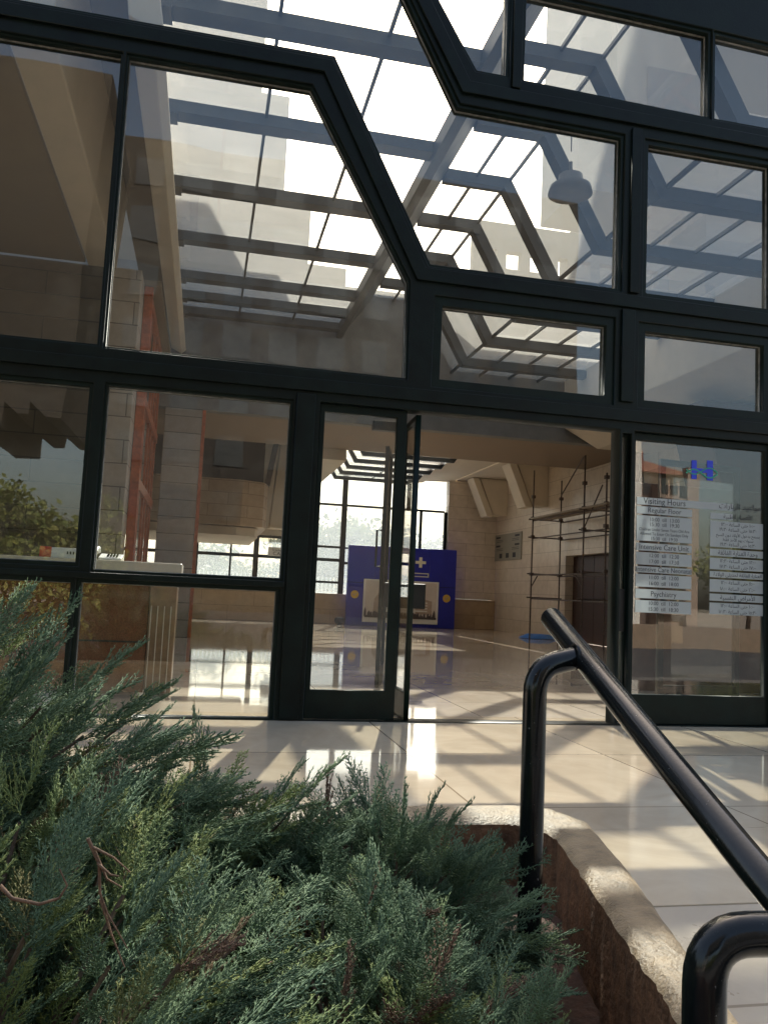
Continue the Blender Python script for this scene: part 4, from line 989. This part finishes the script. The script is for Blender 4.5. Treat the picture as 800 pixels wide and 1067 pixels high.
ob_ = block('added_opposite_block', 'broad dark block added opposite the entrance to keep bright sky out of the glass', [('bld_dark', (-7.5, -60, -.6, 25, -48, 30))],
    [('winglass', (-6.0+3.1*i, -47.99, 1.5+3.6*j, -4.2+3.1*i, -47.93, 3.6+3.6*j)) for i in range(10) for j in range(8)])  # unseen block, added to cut bright sky from the reflections
wb = block('white_building', 'white office block reflected at the edge of the right panel', [('bld_white', (27, -64, -.6, 33.6, -54, 16.5))], [('winglass', (27.8+2.0*i, -53.99, 1.2+2.6*j, 28.9+2.0*i, -53.93, 2.8+2.6*j)) for i in range(3) for j in range(6)])
tree('olive tree across the street, reflected beside the apartment building', 30.5, -36, 6.0, 2.6, 'leaf_olive', 5200, .2)
tree('bushy olive tree across the street, reflected low in the right panel', 33.5, -32, 5.0, 2.7, 'leaf_olive', 5200, .2)
for i, (x, y, h, c) in enumerate(((-10.0, -36, 5.8, 3.3), (-6.6, -37.5, 4.6, 2.8), (-14.2, -38, 7.0, 4.0))):
    tree(['airy olive tree reflected in the left window pane', 'low olive tree reflected nearest the door post', 'tall olive tree farthest left along the street'][i], x, y, h, c, 'leaf_olive', 7000, .17)
hedge('overgrown golden hedge along the street, reflected in the left pane', -10, -17.5, -2.0, -15.8, -.6, 2.3, 'leaf_olive', 11000, .10)
pc = thing('overhanging_wing', 'dark overhanging wing with a saw-toothed underside reflected in the left pane, storeys added to block sky', 'building', (-9, -17, -.6))
zz = [(-14, 13.5), (-3.0, 13.5), (-3.42, 5.56), (-3.53, 4.79), (-3.81, 4.79), (-4.16, 5.11), (-4.18, 4.82), (-4.43, 4.80), (-4.78, 5.07), (-4.80, 4.45), (-5.5, 4.4), (-5.52, 4.95), (-14, 4.95)]
part(MB().prism(zz, 5.0, 1, -19.0), 'added_storeys', 'bld_dark', pc)  # height above the saw-toothed edge added to block sky from the upper pane
for x in (-13.5, -9.5):
    part(MB().box(x, -18.4, -.6, x+.5, -17.9, 4.94), 'post', 'plaster', pc); part(MB().box(x, -15.2, -.6, x+.5, -14.7, 4.94), 'post', 'plaster', pc)
one(MB().box(10, -22, -.6, 26, -21.6, .35), 'street_wall', 'plaster_brown', 'low brown wall along the street, reflected low in the right panel', 'wall')

# ------------------------------------------------------------------ light
SUN = Vector((.273, 1.07, 1.0)).normalized()
elev = math.asin(SUN.z); azi = math.atan2(SUN.x, SUN.y)
W = bpy.data.worlds.new('World'); S.world = W; W.use_nodes = True
nt = W.node_tree; bg = nt.nodes['Background']
sky = nt.nodes.new('ShaderNodeTexSky'); sky.sky_type = 'NISHITA'; sky.sun_disc = False
sky.sun_elevation = elev; sky.sun_rotation = azi; sky.air_density = 1.2; sky.dust_density = 5.0; sky.ozone_density = 1.0; sky.altitude = 100
wm = nt.nodes.new('ShaderNodeMix'); wm.data_type = 'RGBA'; wm.blend_type = 'MULTIPLY'; wm.inputs[0].default_value = 1.0; wm.inputs[7].default_value = (1.0, .965, .91, 1)
nt.links.new(sky.outputs[0], wm.inputs[6]); nt.links.new(wm.outputs[2], bg.inputs['Color']); bg.inputs['Strength'].default_value = 0.15
sl = bpy.data.lights.new('sun', 'SUN'); sl.energy = 5.0; sl.angle = rad(.6); sl.color = (1.0, .945, .85)
so = bpy.data.objects.new('sun', sl); COL.objects.link(so); so.rotation_euler = (-SUN).to_track_quat('-Z', 'Y').to_euler(); so.location = SUN*60

# ------------------------------------------------------------------ camera
cam = bpy.data.cameras.new('camera'); co = bpy.data.objects.new('camera', cam); COL.objects.link(co); S.camera = co
yaw, pit, rol = rad(11.929), rad(5.611), rad(2.6916)
f = Vector((math.sin(yaw)*math.cos(pit), math.cos(yaw)*math.cos(pit), math.sin(pit)))
r0 = Vector((math.cos(yaw), -math.sin(yaw), 0)); u0 = r0.cross(f)
r = r0*math.cos(rol)+u0*math.sin(rol); u = -r0*math.sin(rol)+u0*math.cos(rol)
mw = Matrix(((r.x, u.x, -f.x, 0), (r.y, u.y, -f.y, -6.649), (r.z, u.z, -f.z, 1.0), (0, 0, 0, 1)))
co.matrix_world = mw
cam.sensor_fit = 'VERTICAL'; cam.sensor_height = 24; cam.lens = 24*872.8/1067
cam.clip_start = .05; cam.clip_end = 1500

S.view_settings.view_transform = 'Standard'; S.view_settings.look = 'None'; S.view_settings.gamma = 1.0
S.view_settings.use_curve_mapping = False; S.view_settings.exposure = 1.32
cy = S.cycles
cy.max_bounces = 10; cy.diffuse_bounces = 6; cy.glossy_bounces = 5; cy.transmission_bounces = 6; cy.transparent_max_bounces = 40
cy.caustics_reflective = False; cy.caustics_refractive = False; cy.sample_clamp_indirect = 6.0; cy.use_denoising = True
